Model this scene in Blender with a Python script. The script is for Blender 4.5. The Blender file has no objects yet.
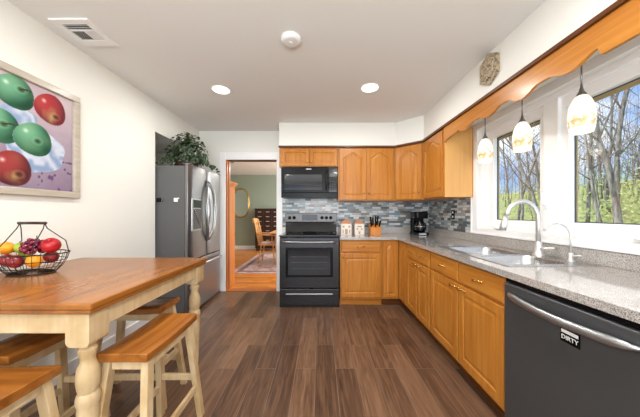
import bpy, bmesh, math, random
from mathutils import Vector, Matrix
random.seed(7)
PI = math.pi
scene = bpy.context.scene
COL = scene.collection

# ------------------------------------------------------------------ camera
cam_d = bpy.data.cameras.new('camera'); cam = bpy.data.objects.new('camera', cam_d); COL.objects.link(cam)
cam.location = (0, 0, 1.19); cam.rotation_euler = (PI/2, 0, 0)
cam_d.sensor_width = 36; cam_d.lens = 36*250/640; cam_d.shift_y = 4.5/640
cam_d.clip_start = .05; cam_d.clip_end = 400
scene.camera = cam
# ------------------------------------------------------------------ colour management
vs = scene.view_settings
scene.display_settings.display_device = 'sRGB'
vs.view_transform = 'Standard'; vs.look = 'None'; vs.gamma = 1; vs.use_curve_mapping = False
vs.exposure = -0.02
# ------------------------------------------------------------------ world: blue sky with soft clouds
W = bpy.data.worlds.new('sky'); scene.world = W; W.use_nodes = True
nt = W.node_tree; nt.nodes.clear()
out = nt.nodes.new('ShaderNodeOutputWorld'); bg = nt.nodes.new('ShaderNodeBackground')
tc = nt.nodes.new('ShaderNodeTexCoord'); mp = nt.nodes.new('ShaderNodeMapping'); mp.inputs['Scale'].default_value = (1, 1, 2.4)
nz = nt.nodes.new('ShaderNodeTexNoise'); nz.inputs['Scale'].default_value = 3.2; nz.inputs['Detail'].default_value = 6
rp = nt.nodes.new('ShaderNodeValToRGB')
rp.color_ramp.elements[0].position = .46; rp.color_ramp.elements[0].color = (.30, .50, .90, 1)
rp.color_ramp.elements[1].position = .62; rp.color_ramp.elements[1].color = (.95, .97, 1, 1)
nt.links.new(tc.outputs['Generated'], mp.inputs['Vector']); nt.links.new(mp.outputs[0], nz.inputs['Vector'])
nt.links.new(nz.outputs[0], rp.inputs[0]); nt.links.new(rp.outputs[0], bg.inputs[0]); nt.links.new(bg.outputs[0], out.inputs[0])
bg.inputs[1].default_value = 1.35
# ------------------------------------------------------------------ lights
def area(name, loc, direction, sx, sy, power, color=(1, 1, 1), shape='RECTANGLE'):
    l = bpy.data.lights.new(name, 'AREA'); l.shape = shape; l.size = sx; l.size_y = sy; l.energy = power; l.color = color
    o = bpy.data.objects.new(name, l); COL.objects.link(o); o.location = loc
    o.rotation_euler = Vector(direction).to_track_quat('-Z', 'Y').to_euler()
    return o
sun_d = bpy.data.lights.new('sun', 'SUN'); sun_d.energy = 5.8; sun_d.angle = .02; sun_d.color = (1, .95, .86)
sun = bpy.data.objects.new('sun', sun_d); COL.objects.link(sun)
sun.rotation_euler = Vector((.62, -.25, -.75)).to_track_quat('-Z', 'Y').to_euler(); sun.location = (0, 0, 12)
# added soft fill behind the camera, unseen, standing in for daylight
area('rear_fill', (-.1, -2.85, 1.25), (0, 1, .62), 3.0, 2.1, 100, (.92, .965, 1.0))
# added upward fill behind the camera to brighten the ceiling
area('ceiling_fill', (-.1, -.9, 1.5), (0, .45, 1), .8, .8, 36, (1, .99, .97))
# added side fill to brighten the dining room, no window behind it
area('dining_side_fill', (1.75, 6.3, 1.5), (-1, 0, -.05), 2.2, 1.5, 150, (.97, .99, 1))
area('dining_overhead_fill', (-.4, 6.3, 2.3), (0, 0, -1), .7, .7, 30, (1, .97, .93), 'DISK')  # added overhead fill for the dining room, no fitting there
# recessed lamps: two in view, four behind the camera
LAMPS = [(-1.005, 2.54), (.50, 2.50), (-1.005, .9), (.50, .9), (-1.005, -.9), (.5, -.9)]
for i, (x, y) in enumerate(LAMPS):
    area('recessed_lamp_light', (x, y, 2.418), (0, 0, -1), .16, .16, 13, (1, .99, .965), 'DISK')

# ------------------------------------------------------------------ helpers
def tagp(o, label=None, cat=None, group=None, kind=None):
    if label: o['label'] = label
    if cat: o['category'] = cat
    if group: o['group'] = group
    if kind: o['kind'] = kind
    return o
ORG = {}
def thing(name, label, cat, loc=(0, 0, 0), group=None):
    o = bpy.data.objects.new(name, None); COL.objects.link(o); o.location = loc; o.empty_display_size = .1
    ORG[o.name] = Vector(loc)
    return tagp(o, label, cat, group)

class MB:
    def __init__(s): s.bm = bmesh.new()
    def poly(s, pts): 
        return s.bm.faces.new([s.bm.verts.new(p) for p in pts])
    def hexa(s, p):   # 8 points: bottom 4 (ccw), top 4
        v = [s.bm.verts.new(q) for q in p]
        for f in ((3,2,1,0),(4,5,6,7),(0,1,5,4),(1,2,6,5),(2,3,7,6),(3,0,4,7)):
            s.bm.faces.new([v[i] for i in f])
        return s
    def box(s, x0, x1, y0, y1, z0, z1):
        return s.hexa([(x0,y0,z0),(x1,y0,z0),(x1,y1,z0),(x0,y1,z0),(x0,y0,z1),(x1,y0,z1),(x1,y1,z1),(x0,y1,z1)])
    def bar(s, a, b, wx, wy, wx2=None, wy2=None):   # prism between two points with horizontal rectangular ends
        wx2 = wx if wx2 is None else wx2; wy2 = wy if wy2 is None else wy2
        def q(c, u, v): return [(c[0]-u/2,c[1]-v/2,c[2]),(c[0]+u/2,c[1]-v/2,c[2]),(c[0]+u/2,c[1]+v/2,c[2]),(c[0]-u/2,c[1]+v/2,c[2])]
        return s.hexa(q(a, wx, wy)+q(b, wx2, wy2))
    def prism(s, pts, axis, a, b):   # 2D outline; axis x: pts=(y,z); y: (x,z); z: (x,y)
        def P(p, t): return (t, p[0], p[1]) if axis == 'x' else ((p[0], t, p[1]) if axis == 'y' else (p[0], p[1], t))
        A = [s.bm.verts.new(P(p, a)) for p in pts]; B = [s.bm.verts.new(P(p, b)) for p in pts]
        n = len(pts)
        s.bm.faces.new(A); s.bm.faces.new(B[::-1])
        for i in range(n): s.bm.faces.new((A[i], B[i], B[(i+1)%n], A[(i+1)%n]))
        return s
    def lathe(s, prof, c=(0,0,0), n=24, axis='z', sx=1, sy=1, cap=True):
        rings = []
        for r, h in prof:
            ring = []
            for i in range(n):
                a = 2*PI*i/n; u, v = r*math.cos(a)*sx, r*math.sin(a)*sy
                if axis == 'z': p = (c[0]+u, c[1]+v, c[2]+h)
                elif axis == 'y': p = (c[0]+u, c[1]+h, c[2]+v)
                else: p = (c[0]+h, c[1]+u, c[2]+v)
                ring.append(s.bm.verts.new(p))
            rings.append(ring)
        for a, b in zip(rings, rings[1:]):
            for i in range(n): s.bm.faces.new((a[i], a[(i+1)%n], b[(i+1)%n], b[i]))
        if cap: s.bm.faces.new(rings[0][::-1]); s.bm.faces.new(rings[-1])
        return s
    def ball(s, c, r, n=16, m=10, dent=0):
        pr = []
        for j in range(m+1):
            t = -PI/2+PI*j/m; rr = max(math.cos(t), .02); h = math.sin(t)
            if dent: h -= dent*math.exp(-(rr/.28)**2)*(1 if h > 0 else -.7)
            pr.append((rr*r, h*r))
        return s.lathe(pr, c, n)
    def tube(s, path, r, n=8, closed=False, radii=None, flat=1):
        P = [Vector(p) for p in path]; m = len(P); rings = []; up = None
        for i in range(m):
            if closed: t = (P[(i+1)%m]-P[i-1])
            else: t = P[min(i+1, m-1)]-P[max(i-1, 0)]
            t.normalize()
            if up is None:
                up = Vector((0,0,1)) if abs(t.z) < .9 else Vector((1,0,0))
            u = up-t*up.dot(t)
            if u.length < 1e-5: u = t.orthogonal()
            u.normalize(); up = u; w = t.cross(u); rr = radii[i] if radii else r
            rings.append([s.bm.verts.new(P[i]+u*math.cos(2*PI*k/n)*rr+w*math.sin(2*PI*k/n)*rr*flat) for k in range(n)])
        prs = list(zip(rings, rings[1:]))
        if closed: prs.append((rings[-1], rings[0]))
        for a, b in prs:
            for k in range(n): s.bm.faces.new((a[k], a[(k+1)%n], b[(k+1)%n], b[k]))
        if not closed: s.bm.faces.new(rings[0][::-1]); s.bm.faces.new(rings[-1])
        return s
    def xform(s, M): s.bm.transform(M); return s
    def build(s, name, mat, parent=None, bevel=0, smooth=False, seg=2, label=None):
        bm = s.bm; bmesh.ops.recalc_face_normals(bm, faces=bm.faces[:])
        if parent is not None: org = ORG[parent.name]
        else:
            mn = Vector([min(v.co[i] for v in bm.verts) for i in range(3)]); mx = Vector([max(v.co[i] for v in bm.verts) for i in range(3)])
            org = Vector(((mn.x+mx.x)/2, (mn.y+mx.y)/2, mn.z))
        bmesh.ops.translate(bm, verts=bm.verts[:], vec=-org)
        me = bpy.data.meshes.new(name); bm.to_mesh(me); bm.free()
        if smooth:
            for p in me.polygons: p.use_smooth = True
        me.materials.append(mat)
        o = bpy.data.objects.new(name, me); COL.objects.link(o)
        if parent is not None: o.parent = parent
        else: o.location = org
        ORG[o.name] = org
        if bevel:
            md = o.modifiers.new('bevel', 'BEVEL'); md.width = bevel; md.segments = seg; md.limit_method = 'ANGLE'; md.angle_limit = .6
            md.harden_normals = False
        if smooth == 'auto' or (smooth and bevel):
            pass
        if label: o['label'] = label
        return o
def sharp(o, ang=35):   # smooth shading that keeps hard edges
    me = o.data; bm = bmesh.new(); bm.from_mesh(me)
    for f in bm.faces: f.smooth = True
    for e in bm.edges: e.smooth = not (len(e.link_faces) == 2 and e.calc_face_angle(0) > math.radians(ang))
    bm.to_mesh(me); bm.free(); return o
def struct(name, mb, mat, bevel=0, parent=None):
    o = mb.build(name, mat, parent, bevel)
    if parent is None: o['kind'] = 'structure'
    return o
def copy_tree(o, parent=None):
    c = o.copy(); COL.objects.link(c)
    if parent is not None: c.parent = parent
    for ch in list(o.children): copy_tree(ch, c)
    return c
def text_mesh(body, size, mat, parent, M, name='lettering', ext=.0006):
    cu = bpy.data.curves.new('txt', 'FONT'); cu.body = body; cu.size = size; cu.align_x = 'CENTER'; cu.align_y = 'CENTER'; cu.extrude = ext
    t = bpy.data.objects.new('txt', cu); COL.objects.link(t)
    dg = bpy.context.evaluated_depsgraph_get(); me = bpy.data.meshes.new_from_object(t.evaluated_get(dg))
    COL.objects.unlink(t); bpy.data.objects.remove(t)
    me.transform(Matrix.Translation(-ORG[parent.name]) @ M); me.materials.clear(); me.materials.append(mat)
    o = bpy.data.objects.new(name, me); COL.objects.link(o); o.parent = parent; ORG[o.name] = ORG[parent.name]
    return o

# ------------------------------------------------------------------ materials
def new_mat(name):
    m = bpy.data.materials.new(name); m.use_nodes = True; nt = m.node_tree
    return m, nt, nt.nodes['Principled BSDF']
def srgb(r, g, b):
    f = lambda c: (c/255/12.92) if c/255 <= .04045 else ((c/255+.055)/1.055)**2.4
    return (f(r), f(g), f(b), 1)
def plain(name, c, rough=.5, metal=0, coat=0, bump=0, bscale=200, spec=None):
    m, nt, b = new_mat(name)
    b.inputs['Base Color'].default_value = srgb(*c); b.inputs['Roughness'].default_value = rough; b.inputs['Metallic'].default_value = metal
    b.inputs['Coat Weight'].default_value = coat
    if spec is not None: b.inputs['Specular IOR Level'].default_value = spec
    tc = nt.nodes.new('ShaderNodeTexCoord'); n = nt.nodes.new('ShaderNodeTexNoise'); n.inputs['Scale'].default_value = bscale
    nt.links.new(tc.outputs['Object'], n.inputs['Vector'])
    if bump:
        bp = nt.nodes.new('ShaderNodeBump'); bp.inputs['Strength'].default_value = bump; bp.inputs['Distance'].default_value = .002
        nt.links.new(n.outputs[0], bp.inputs['Height']); nt.links.new(bp.outputs[0], b.inputs['Normal'])
    else:
        mr = nt.nodes.new('ShaderNodeMapRange'); mr.inputs['To Min'].default_value = max(rough-.04, 0); mr.inputs['To Max'].default_value = rough+.04
        nt.links.new(n.outputs[0], mr.inputs[0]); nt.links.new(mr.outputs[0], b.inputs['Roughness'])
    return m
def ramp(nt, fac, stops, interp='LINEAR'):
    r = nt.nodes.new('ShaderNodeValToRGB'); cr = r.color_ramp; cr.interpolation = interp
    while len(cr.elements) < len(stops): cr.elements.new(.5)
    for e, (p, c) in zip(cr.elements, stops): e.position = p; e.color = c
    nt.links.new(fac, r.inputs[0]); return r.outputs[0]
def wood(name, c1, c2, scale=(28, 28, 1.6), rough=.3, coat=.3, wear=None):
    m, nt, b = new_mat(name); b.inputs['Specular IOR Level'].default_value = .3
    tc = nt.nodes.new('ShaderNodeTexCoord'); mp = nt.nodes.new('ShaderNodeMapping'); mp.inputs['Scale'].default_value = scale
    n = nt.nodes.new('ShaderNodeTexNoise'); n.inputs['Scale'].default_value = 1.4; n.inputs['Detail'].default_value = 3; n.inputs['Distortion'].default_value = .25
    nt.links.new(tc.outputs['Object'], mp.inputs[0]); nt.links.new(mp.outputs[0], n.inputs['Vector'])
    c = ramp(nt, n.outputs[0], [(.3, srgb(*c1)), (.7, srgb(*c2))])
    if wear:
        n2 = nt.nodes.new('ShaderNodeTexNoise'); n2.inputs['Scale'].default_value = 5; n2.inputs['Detail'].default_value = 6
        nt.links.new(tc.outputs['Object'], n2.inputs['Vector'])
        mx = nt.nodes.new('ShaderNodeMix'); mx.data_type = 'RGBA'
        f = ramp(nt, n2.outputs[0], [(.45, (0,0,0,1)), (.75, (1,1,1,1))])
        nt.links.new(f, mx.inputs[0]); nt.links.new(c, mx.inputs[6]); mx.inputs[7].default_value = srgb(*wear); c = mx.outputs[2]
    nt.links.new(c, b.inputs['Base Color']); b.inputs['Roughness'].default_value = rough; b.inputs['Coat Weight'].default_value = coat
    b.inputs['Coat Roughness'].default_value = .15
    return m
M = {}
M['wall'] = plain('wall_paint', (238, 237, 230), .7, bump=.15, bscale=350)
M['ceiling'] = plain('ceiling_paint', (236, 236, 233), .85, bump=.2, bscale=260)
M['trimwhite'] = plain('white_trim_paint', (246, 246, 246), .35)
M['vinyl'] = plain('white_vinyl', (250, 250, 250), .3)
M['sage'] = plain('sage_paint', (148, 158, 140), .75, bump=.1)
M['maple'] = wood('honey_maple', (196, 132, 56), (174, 106, 38), (26, 26, 1.5), .3, .08)
M['maple_h'] = wood('honey_maple_horizontal', (196, 132, 56), (174, 106, 38), (26, 1.5, 26), .3, .08)
M['maple_hx'] = wood('honey_maple_horizontal_back', (196, 132, 56), (174, 106, 38), (1.5, 26, 26), .3, .08)
M['maple_pale'] = wood('pale_maple_veneer', (228, 176, 108), (220, 164, 96), (18, 18, 1.2), .35, .25)
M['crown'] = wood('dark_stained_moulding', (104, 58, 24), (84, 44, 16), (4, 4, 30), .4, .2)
M['jamb'] = wood('stained_jamb_wood', (186, 112, 54), (160, 90, 40), (20, 20, 1.2), .35, .3)
M['tabletop'] = wood('honey_table_top', (166, 104, 44), (130, 76, 28), (9, .9, 9), .22, .12)
M['seat'] = wood('honey_stool_seat', (168, 104, 42), (126, 72, 24), (14, 1.4, 14), .25, .12)
M['cream'] = wood('cream_rubbed_paint', (220, 196, 156), (200, 172, 130), (22, 22, 1.5), .42, .05, wear=(178, 142, 90))
M['oakchair'] = wood('light_oak', (216, 164, 104), (196, 140, 80), (20, 20, 2), .35, .2)
M['hutch'] = wood('orange_pine', (206, 126, 56), (184, 104, 40), (20, 20, 1.4), .3, .3)
M['darkwood'] = wood('dark_walnut', (62, 38, 28), (44, 26, 20), (16, 16, 2), .35, .2)
M['brass'] = plain('brass', (214, 170, 96), .25, 1)
M['black_glass'] = plain('black_glass', (8, 8, 9), .08, 0, 0, spec=.4)
M['panel_steel'] = plain('range_panel_steel', (98, 97, 97), .35, .6)
M['window_glass_dark'] = plain('oven_window_glass', (10, 10, 11), .08, 0, .2)
M['black_plastic'] = plain('black_plastic', (12, 12, 13), .25, spec=.15)
M['matte_black'] = plain('matte_black', (14, 14, 14), .6)
M['white_plastic'] = plain('white_plastic', (240, 240, 238), .35)
M['faded'] = plain('faded_brown_paint', (166, 136, 120), .5)
M['ink'] = plain('dark_ink', (70, 52, 46), .6)
M['mullion_grey'] = plain('window_gasket', (70, 74, 80), .5)
M['tan'] = plain('tan_exterior_trim', (178, 158, 118), .6)
M['satin'] = plain('brushed_nickel', (222, 221, 218), .33, .8)
M['chrome'] = plain('chrome', (225, 225, 225), .12, 1)
M['steel_sink'] = plain('stainless_sink', (196, 197, 198), .26, .95)
def brushed(name, c, rough, axis_scale, metal=.9):
    m, nt, b = new_mat(name)
    tc = nt.nodes.new('ShaderNodeTexCoord'); mp = nt.nodes.new('ShaderNodeMapping'); mp.inputs['Scale'].default_value = axis_scale
    n = nt.nodes.new('ShaderNodeTexNoise'); n.inputs['Scale'].default_value = 3; n.inputs['Detail'].default_value = 3
    nt.links.new(tc.outputs['Object'], mp.inputs[0]); nt.links.new(mp.outputs[0], n.inputs['Vector'])
    mr = nt.nodes.new('ShaderNodeMapRange'); mr.inputs['To Min'].default_value = rough-.05; mr.inputs['To Max'].default_value = rough+.07
    nt.links.new(n.outputs[0], mr.inputs[0]); nt.links.new(mr.outputs[0], b.inputs['Roughness'])
    b.inputs['Base Color'].default_value = srgb(*c); b.inputs['Metallic'].default_value = metal
    return m
M['slate'] = brushed('slate_stainless', (140, 139, 140), .3, (300, 300, 2))
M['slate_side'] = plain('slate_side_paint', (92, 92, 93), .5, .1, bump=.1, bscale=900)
M['slate_light'] = brushed('light_stainless', (176, 178, 181), .28, (300, 300, 2))
M['black_steel'] = brushed('black_stainless', (62, 61, 61), .27, (3, 3, 300))
M['dw_steel'] = brushed('dark_stainless_dishwasher', (86, 88, 90), .42, (3, 3, 300), .55)
# granite
m, nt, b = new_mat('speckled_granite'); M['granite'] = m
tc = nt.nodes.new('ShaderNodeTexCoord')
v = nt.nodes.new('ShaderNodeTexVoronoi'); v.inputs['Scale'].default_value = 420; nt.links.new(tc.outputs['Object'], v.inputs['Vector'])
sp = nt.nodes.new('ShaderNodeSeparateColor'); nt.links.new(v.outputs['Color'], sp.inputs[0])
c = ramp(nt, sp.outputs[0], [(0, srgb(98, 88, 80)), (.12, srgb(146, 136, 126)), (.32, srgb(178, 173, 168)), (.6, srgb(198, 196, 193)), (.86, srgb(160, 148, 138))], 'CONSTANT')
nt.links.new(c, b.inputs['Base Color']); b.inputs['Roughness'].default_value = .12; b.inputs['Coat Weight'].default_value = .6; b.inputs['Coat Roughness'].default_value = .06
# mosaic tile
def mosaic(name, along_y):
    m, nt, b = new_mat(name)
    tc = nt.nodes.new('ShaderNodeTexCoord'); s = nt.nodes.new('ShaderNodeSeparateXYZ'); cmb = nt.nodes.new('ShaderNodeCombineXYZ')
    nt.links.new(tc.outputs['Object'], s.inputs[0]); nt.links.new(s.outputs[1 if along_y else 0], cmb.inputs[0]); nt.links.new(s.outputs[2], cmb.inputs[1])
    br = nt.nodes.new('ShaderNodeTexBrick'); br.offset = .37; br.offset_frequency = 2; br.squash = 1.5; br.squash_frequency = 3
    br.inputs['Color1'].default_value = (0,0,0,1); br.inputs['Color2'].default_value = (1,1,1,1); br.inputs['Mortar'].default_value = (.5,.5,.5,1)
    br.inputs['Scale'].default_value = 1; br.inputs['Mortar Size'].default_value = .0012; br.inputs['Bias'].default_value = 0
    br.inputs['Brick Width'].default_value = .085; br.inputs['Row Height'].default_value = .031
    nt.links.new(cmb.outputs[0], br.inputs['Vector'])
    pal = [(0, srgb(96, 106, 112)), (.10, srgb(166, 180, 186)), (.26, srgb(132, 128, 122)), (.36, srgb(204, 212, 214)), (.54, srgb(126, 146, 158)), (.68, srgb(176, 172, 164)), (.80, srgb(104, 100, 96)), (.87, srgb(222, 224, 222))]
    c = ramp(nt, br.outputs['Color'], pal, 'CONSTANT')
    mx = nt.nodes.new('ShaderNodeMix'); mx.data_type = 'RGBA'; nt.links.new(br.outputs['Fac'], mx.inputs[0]); nt.links.new(c, mx.inputs[6]); mx.inputs[7].default_value = srgb(128, 130, 130)
    nt.links.new(mx.outputs[2], b.inputs['Base Color']); b.inputs['Roughness'].default_value = .2
    bp = nt.nodes.new('ShaderNodeBump'); bp.invert = True; bp.inputs['Distance'].default_value = .001; nt.links.new(br.outputs['Fac'], bp.inputs['Height']); nt.links.new(bp.outputs[0], b.inputs['Normal'])
    return m
M['mosaic_back'] = mosaic('glass_mosaic_back', False); M['mosaic_right'] = mosaic('glass_mosaic_right', True)
# plank floors
def planks(name, along_y, w, l, cols, mortar, msize, rough):
    m, nt, b = new_mat(name)
    tc = nt.nodes.new('ShaderNodeTexCoord'); s = nt.nodes.new('ShaderNodeSeparateXYZ'); cmb = nt.nodes.new('ShaderNodeCombineXYZ')
    nt.links.new(tc.outputs['Object'], s.inputs[0])
    nt.links.new(s.outputs[1 if along_y else 0], cmb.inputs[0]); nt.links.new(s.outputs[0 if along_y else 1], cmb.inputs[1])
    br = nt.nodes.new('ShaderNodeTexBrick'); br.offset = .37
    br.inputs['Color1'].default_value = (0,0,0,1); br.inputs['Color2'].default_value = (1,1,1,1); br.inputs['Mortar'].default_value = (.5,.5,.5,1)
    br.inputs['Scale'].default_value = 1; br.inputs['Mortar Size'].default_value = msize; br.inputs['Brick Width'].default_value = l; br.inputs['Row Height'].default_value = w
    nt.links.new(cmb.outputs[0], br.inputs['Vector'])
    mp = nt.nodes.new('ShaderNodeMapping'); mp.inputs['Scale'].default_value = (1.2, 16, 1)
    # shift the grain per plank
    ad = nt.nodes.new('ShaderNodeVectorMath'); ad.operation = 'ADD'
    sc = nt.nodes.new('ShaderNodeVectorMath'); sc.operation = 'SCALE'; sc.inputs['Scale'].default_value = 37
    nt.links.new(br.outputs['Color'], sc.inputs[0]); nt.links.new(cmb.outputs[0], mp.inputs[0]); nt.links.new(mp.outputs[0], ad.inputs[0]); nt.links.new(sc.outputs[0], ad.inputs[1])
    n = nt.nodes.new('ShaderNodeTexNoise'); n.inputs['Scale'].default_value = 2.4; n.inputs['Detail'].default_value = 6; n.inputs['Distortion'].default_value = 1.2
    nt.links.new(ad.outputs[0], n.inputs['Vector'])
    bw = nt.nodes.new('ShaderNodeRGBToBW'); nt.links.new(br.outputs['Color'], bw.inputs[0])
    a = nt.nodes.new('ShaderNodeMath'); a.operation = 'MULTIPLY_ADD'; a.inputs[1].default_value = .28; nt.links.new(bw.outputs[0], a.inputs[0])
    k = nt.nodes.new('ShaderNodeMath'); k.operation = 'MULTIPLY'; k.inputs[1].default_value = .78; nt.links.new(n.outputs[0], k.inputs[0]); nt.links.new(k.outputs[0], a.inputs[2])
    c = ramp(nt, a.outputs[0], cols)
    mx = nt.nodes.new('ShaderNodeMix'); mx.data_type = 'RGBA'; nt.links.new(br.outputs['Fac'], mx.inputs[0]); nt.links.new(c, mx.inputs[6]); mx.inputs[7].default_value = srgb(*mortar)
    nt.links.new(mx.outputs[2], b.inputs['Base Color']); b.inputs['Roughness'].default_value = rough; b.inputs['Specular IOR Level'].default_value = .3
    bp = nt.nodes.new('ShaderNodeBump'); bp.invert = True; bp.inputs['Distance'].default_value = .001; nt.links.new(br.outputs['Fac'], bp.inputs['Height']); nt.links.new(bp.outputs[0], b.inputs['Normal'])
    return m
M['floor'] = planks('wood_look_plank_tile', True, .152, .92, [(.28, srgb(68, 48, 37)), (.45, srgb(94, 68, 51)), (.6, srgb(115, 85, 64)), (.78, srgb(136, 104, 80))], (124, 106, 92), .0016, .3)
M['oakfloor'] = planks('oak_strip_floor', False, .07, .9, [(.3, srgb(168, 96, 36)), (.5, srgb(200, 122, 50)), (.75, srgb(222, 146, 70))], (110, 62, 26), .001, .25)
# rug
m, nt, b = new_mat('patterned_rug'); M['rug'] = m
tc = nt.nodes.new('ShaderNodeTexCoord'); n = nt.nodes.new('ShaderNodeTexNoise'); n.inputs['Scale'].default_value = 5; n.inputs['Detail'].default_value = 8
nt.links.new(tc.outputs['Object'], n.inputs['Vector'])
nt.links.new(ramp(nt, n.outputs[0], [(.35, srgb(150, 112, 104)), (.5, srgb(196, 168, 160)), (.65, srgb(168, 150, 152))]), b.inputs['Base Color']); b.inputs['Roughness'].default_value = .95
M['rug_border'] = plain('rug_border_wool', (120, 96, 100), .95, bump=.4, bscale=150)
# clear glass (thin panes)
m, nt, b = new_mat('clear_glass'); M['glass'] = m; nt.nodes.remove(b)
tr = nt.nodes.new('ShaderNodeBsdfTransparent'); tr.inputs[0].default_value = (.97, .98, .98, 1); gl = nt.nodes.new('ShaderNodeBsdfGlossy'); gl.inputs['Roughness'].default_value = .02
ms = nt.nodes.new('ShaderNodeMixShader'); ms.inputs[0].default_value = .05
nt.links.new(tr.outputs[0], ms.inputs[1]); nt.links.new(gl.outputs[0], ms.inputs[2]); nt.links.new(ms.outputs[0], nt.nodes['Material Output'].inputs[0])
def emis(name, c, s):
    m, nt, b = new_mat(name); b.inputs['Base Color'].default_value = (.8, .8, .8, 1); b.inputs['Emission Color'].default_value = srgb(*c); b.inputs['Emission Strength'].default_value = s; return m
M['bulb'] = emis('bulb_glow', (255, 240, 214), 1.5)
M['lampglow'] = emis('lit_diffuser', (255, 250, 242), 3.2)
# mottled pendant glass, lit from inside
m, nt, b = new_mat('mottled_lit_glass'); M['shade'] = m
tc = nt.nodes.new('ShaderNodeTexCoord'); v = nt.nodes.new('ShaderNodeTexNoise'); v.inputs['Scale'].default_value = 38; v.inputs['Detail'].default_value = 3
nt.links.new(tc.outputs['Object'], v.inputs['Vector']); s = nt.nodes.new('ShaderNodeSeparateXYZ'); nt.links.new(tc.outputs['Object'], s.inputs[0])
mr = nt.nodes.new('ShaderNodeMapRange'); mr.inputs['From Min'].default_value = .14; mr.inputs['From Max'].default_value = .02; nt.links.new(s.outputs[2], mr.inputs[0])
band = ramp(nt, mr.outputs[0], [(0, (.15,.15,.15,1)), (.3, (.5,.5,.5,1)), (.65, (1,1,1,1)), (.92, (.8,.8,.8,1)), (1, (.1,.1,.1,1))])
spk = ramp(nt, v.outputs[0], [(.36, (0,0,0,1)), (.56, (1,1,1,1))])
mu = nt.nodes.new('ShaderNodeMath'); mu.operation = 'MULTIPLY'; nt.links.new(band, mu.inputs[0]); nt.links.new(spk, mu.inputs[1])
c = ramp(nt, mu.outputs[0], [(0, srgb(255, 248, 232)), (1, srgb(206, 150, 92))])
nt.links.new(c, b.inputs['Emission Color']); b.inputs['Emission Strength'].default_value = .55; nt.links.new(c, b.inputs['Base Color']); b.inputs['Roughness'].default_value = .2
# outdoors
m, nt, b = new_mat('bark'); M['bark'] = m
tc = nt.nodes.new('ShaderNodeTexCoord'); mp = nt.nodes.new('ShaderNodeMapping'); mp.inputs['Scale'].default_value = (10, 10, 2); n = nt.nodes.new('ShaderNodeTexNoise'); n.inputs['Scale'].default_value = 1.5; n.inputs['Detail'].default_value = 5
nt.links.new(tc.outputs['Object'], mp.inputs[0]); nt.links.new(mp.outputs[0], n.inputs['Vector'])
nt.links.new(ramp(nt, n.outputs[0], [(.35, srgb(104, 96, 90)), (.65, srgb(172, 164, 156))]), b.inputs['Base Color']); b.inputs['Roughness'].default_value = .95
m, nt, b = new_mat('spring_grass'); M['grass'] = m
tc = nt.nodes.new('ShaderNodeTexCoord'); n = nt.nodes.new('ShaderNodeTexNoise'); n.inputs['Scale'].default_value = 1.3; n.inputs['Detail'].default_value = 8
nt.links.new(tc.outputs['Object'], n.inputs['Vector'])
nt.links.new(ramp(nt, n.outputs[0], [(.35, srgb(158, 148, 112)), (.5, srgb(152, 162, 92)), (.65, srgb(174, 184, 116))]), b.inputs['Base Color']); b.inputs['Roughness'].default_value = 1
M['leaf_spring'] = plain('spring_leaf', (166, 176, 108), .8)
M['leaf_tan'] = plain('budding_twig_leaf', (170, 150, 118), .9)
m, nt, b = new_mat('ivy_leaf'); M['ivy'] = m
tc = nt.nodes.new('ShaderNodeTexCoord'); n = nt.nodes.new('ShaderNodeTexNoise'); n.inputs['Scale'].default_value = 14
nt.links.new(tc.outputs['Object'], n.inputs['Vector'])
nt.links.new(ramp(nt, n.outputs[0], [(.35, srgb(20, 34, 18)), (.6, srgb(44, 64, 32)), (.75, srgb(92, 112, 62))]), b.inputs['Base Color']); b.inputs['Roughness'].default_value = .4
M['ivystem'] = plain('ivy_stem', (60, 66, 34), .7)
M['wicker'] = plain('dark_wicker', (70, 44, 28), .7, bump=.8, bscale=90)
# fruit
def fruit(name, c1, c2, sc, rough=.3, bump=0):
    m, nt, b = new_mat(name); tc = nt.nodes.new('ShaderNodeTexCoord'); n = nt.nodes.new('ShaderNodeTexNoise'); n.inputs['Scale'].default_value = sc
    nt.links.new(tc.outputs['Object'], n.inputs['Vector']); nt.links.new(ramp(nt, n.outputs[0], [(.38, srgb(*c1)), (.62, srgb(*c2))]), b.inputs['Base Color']); b.inputs['Roughness'].default_value = rough
    if bump:
        n2 = nt.nodes.new('ShaderNodeTexNoise'); n2.inputs['Scale'].default_value = 260; nt.links.new(tc.outputs['Object'], n2.inputs['Vector'])
        bp = nt.nodes.new('ShaderNodeBump'); bp.inputs['Strength'].default_value = bump; bp.inputs['Distance'].default_value = .002; nt.links.new(n2.outputs[0], bp.inputs['Height']); nt.links.new(bp.outputs[0], b.inputs['Normal'])
    return m
M['orange'] = fruit('orange_peel', (240, 146, 18), (248, 166, 34), 30, .4, .5)
M['redapple'] = fruit('red_apple_skin', (150, 12, 26), (190, 34, 40), 18)
M['darkapple'] = fruit('dark_red_apple_skin', (104, 14, 34), (170, 50, 50), 16)
M['greenapple'] = fruit('green_apple_skin', (128, 158, 32), (164, 186, 54), 18)
M['grape'] = fruit('red_grape_skin', (96, 18, 44), (142, 44, 70), 30, .25)
M['stem'] = plain('fruit_stem', (80, 56, 30), .8)
M['wire'] = plain('dark_wire', (52, 44, 40), .4, .8)
M['terracotta'] = plain('terracotta_roof', (186, 130, 98), .6)
M['ceramic'] = plain('cream_ceramic', (222, 212, 198), .3)
M['blockwood'] = wood('knife_block_wood', (214, 140, 66), (196, 118, 50), (20, 20, 3), .4, .2)
M['frame'] = wood('pale_silver_frame', (196, 186, 172), (176, 166, 150), (20, 4, 20), .45, .1)
m, nt, b = new_mat('carved_stone_mosaic'); M['plaque'] = m
tc = nt.nodes.new('ShaderNodeTexCoord'); v = nt.nodes.new('ShaderNodeTexVoronoi'); v.inputs['Scale'].default_value = 95; nt.links.new(tc.outputs['Object'], v.inputs['Vector'])
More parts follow.
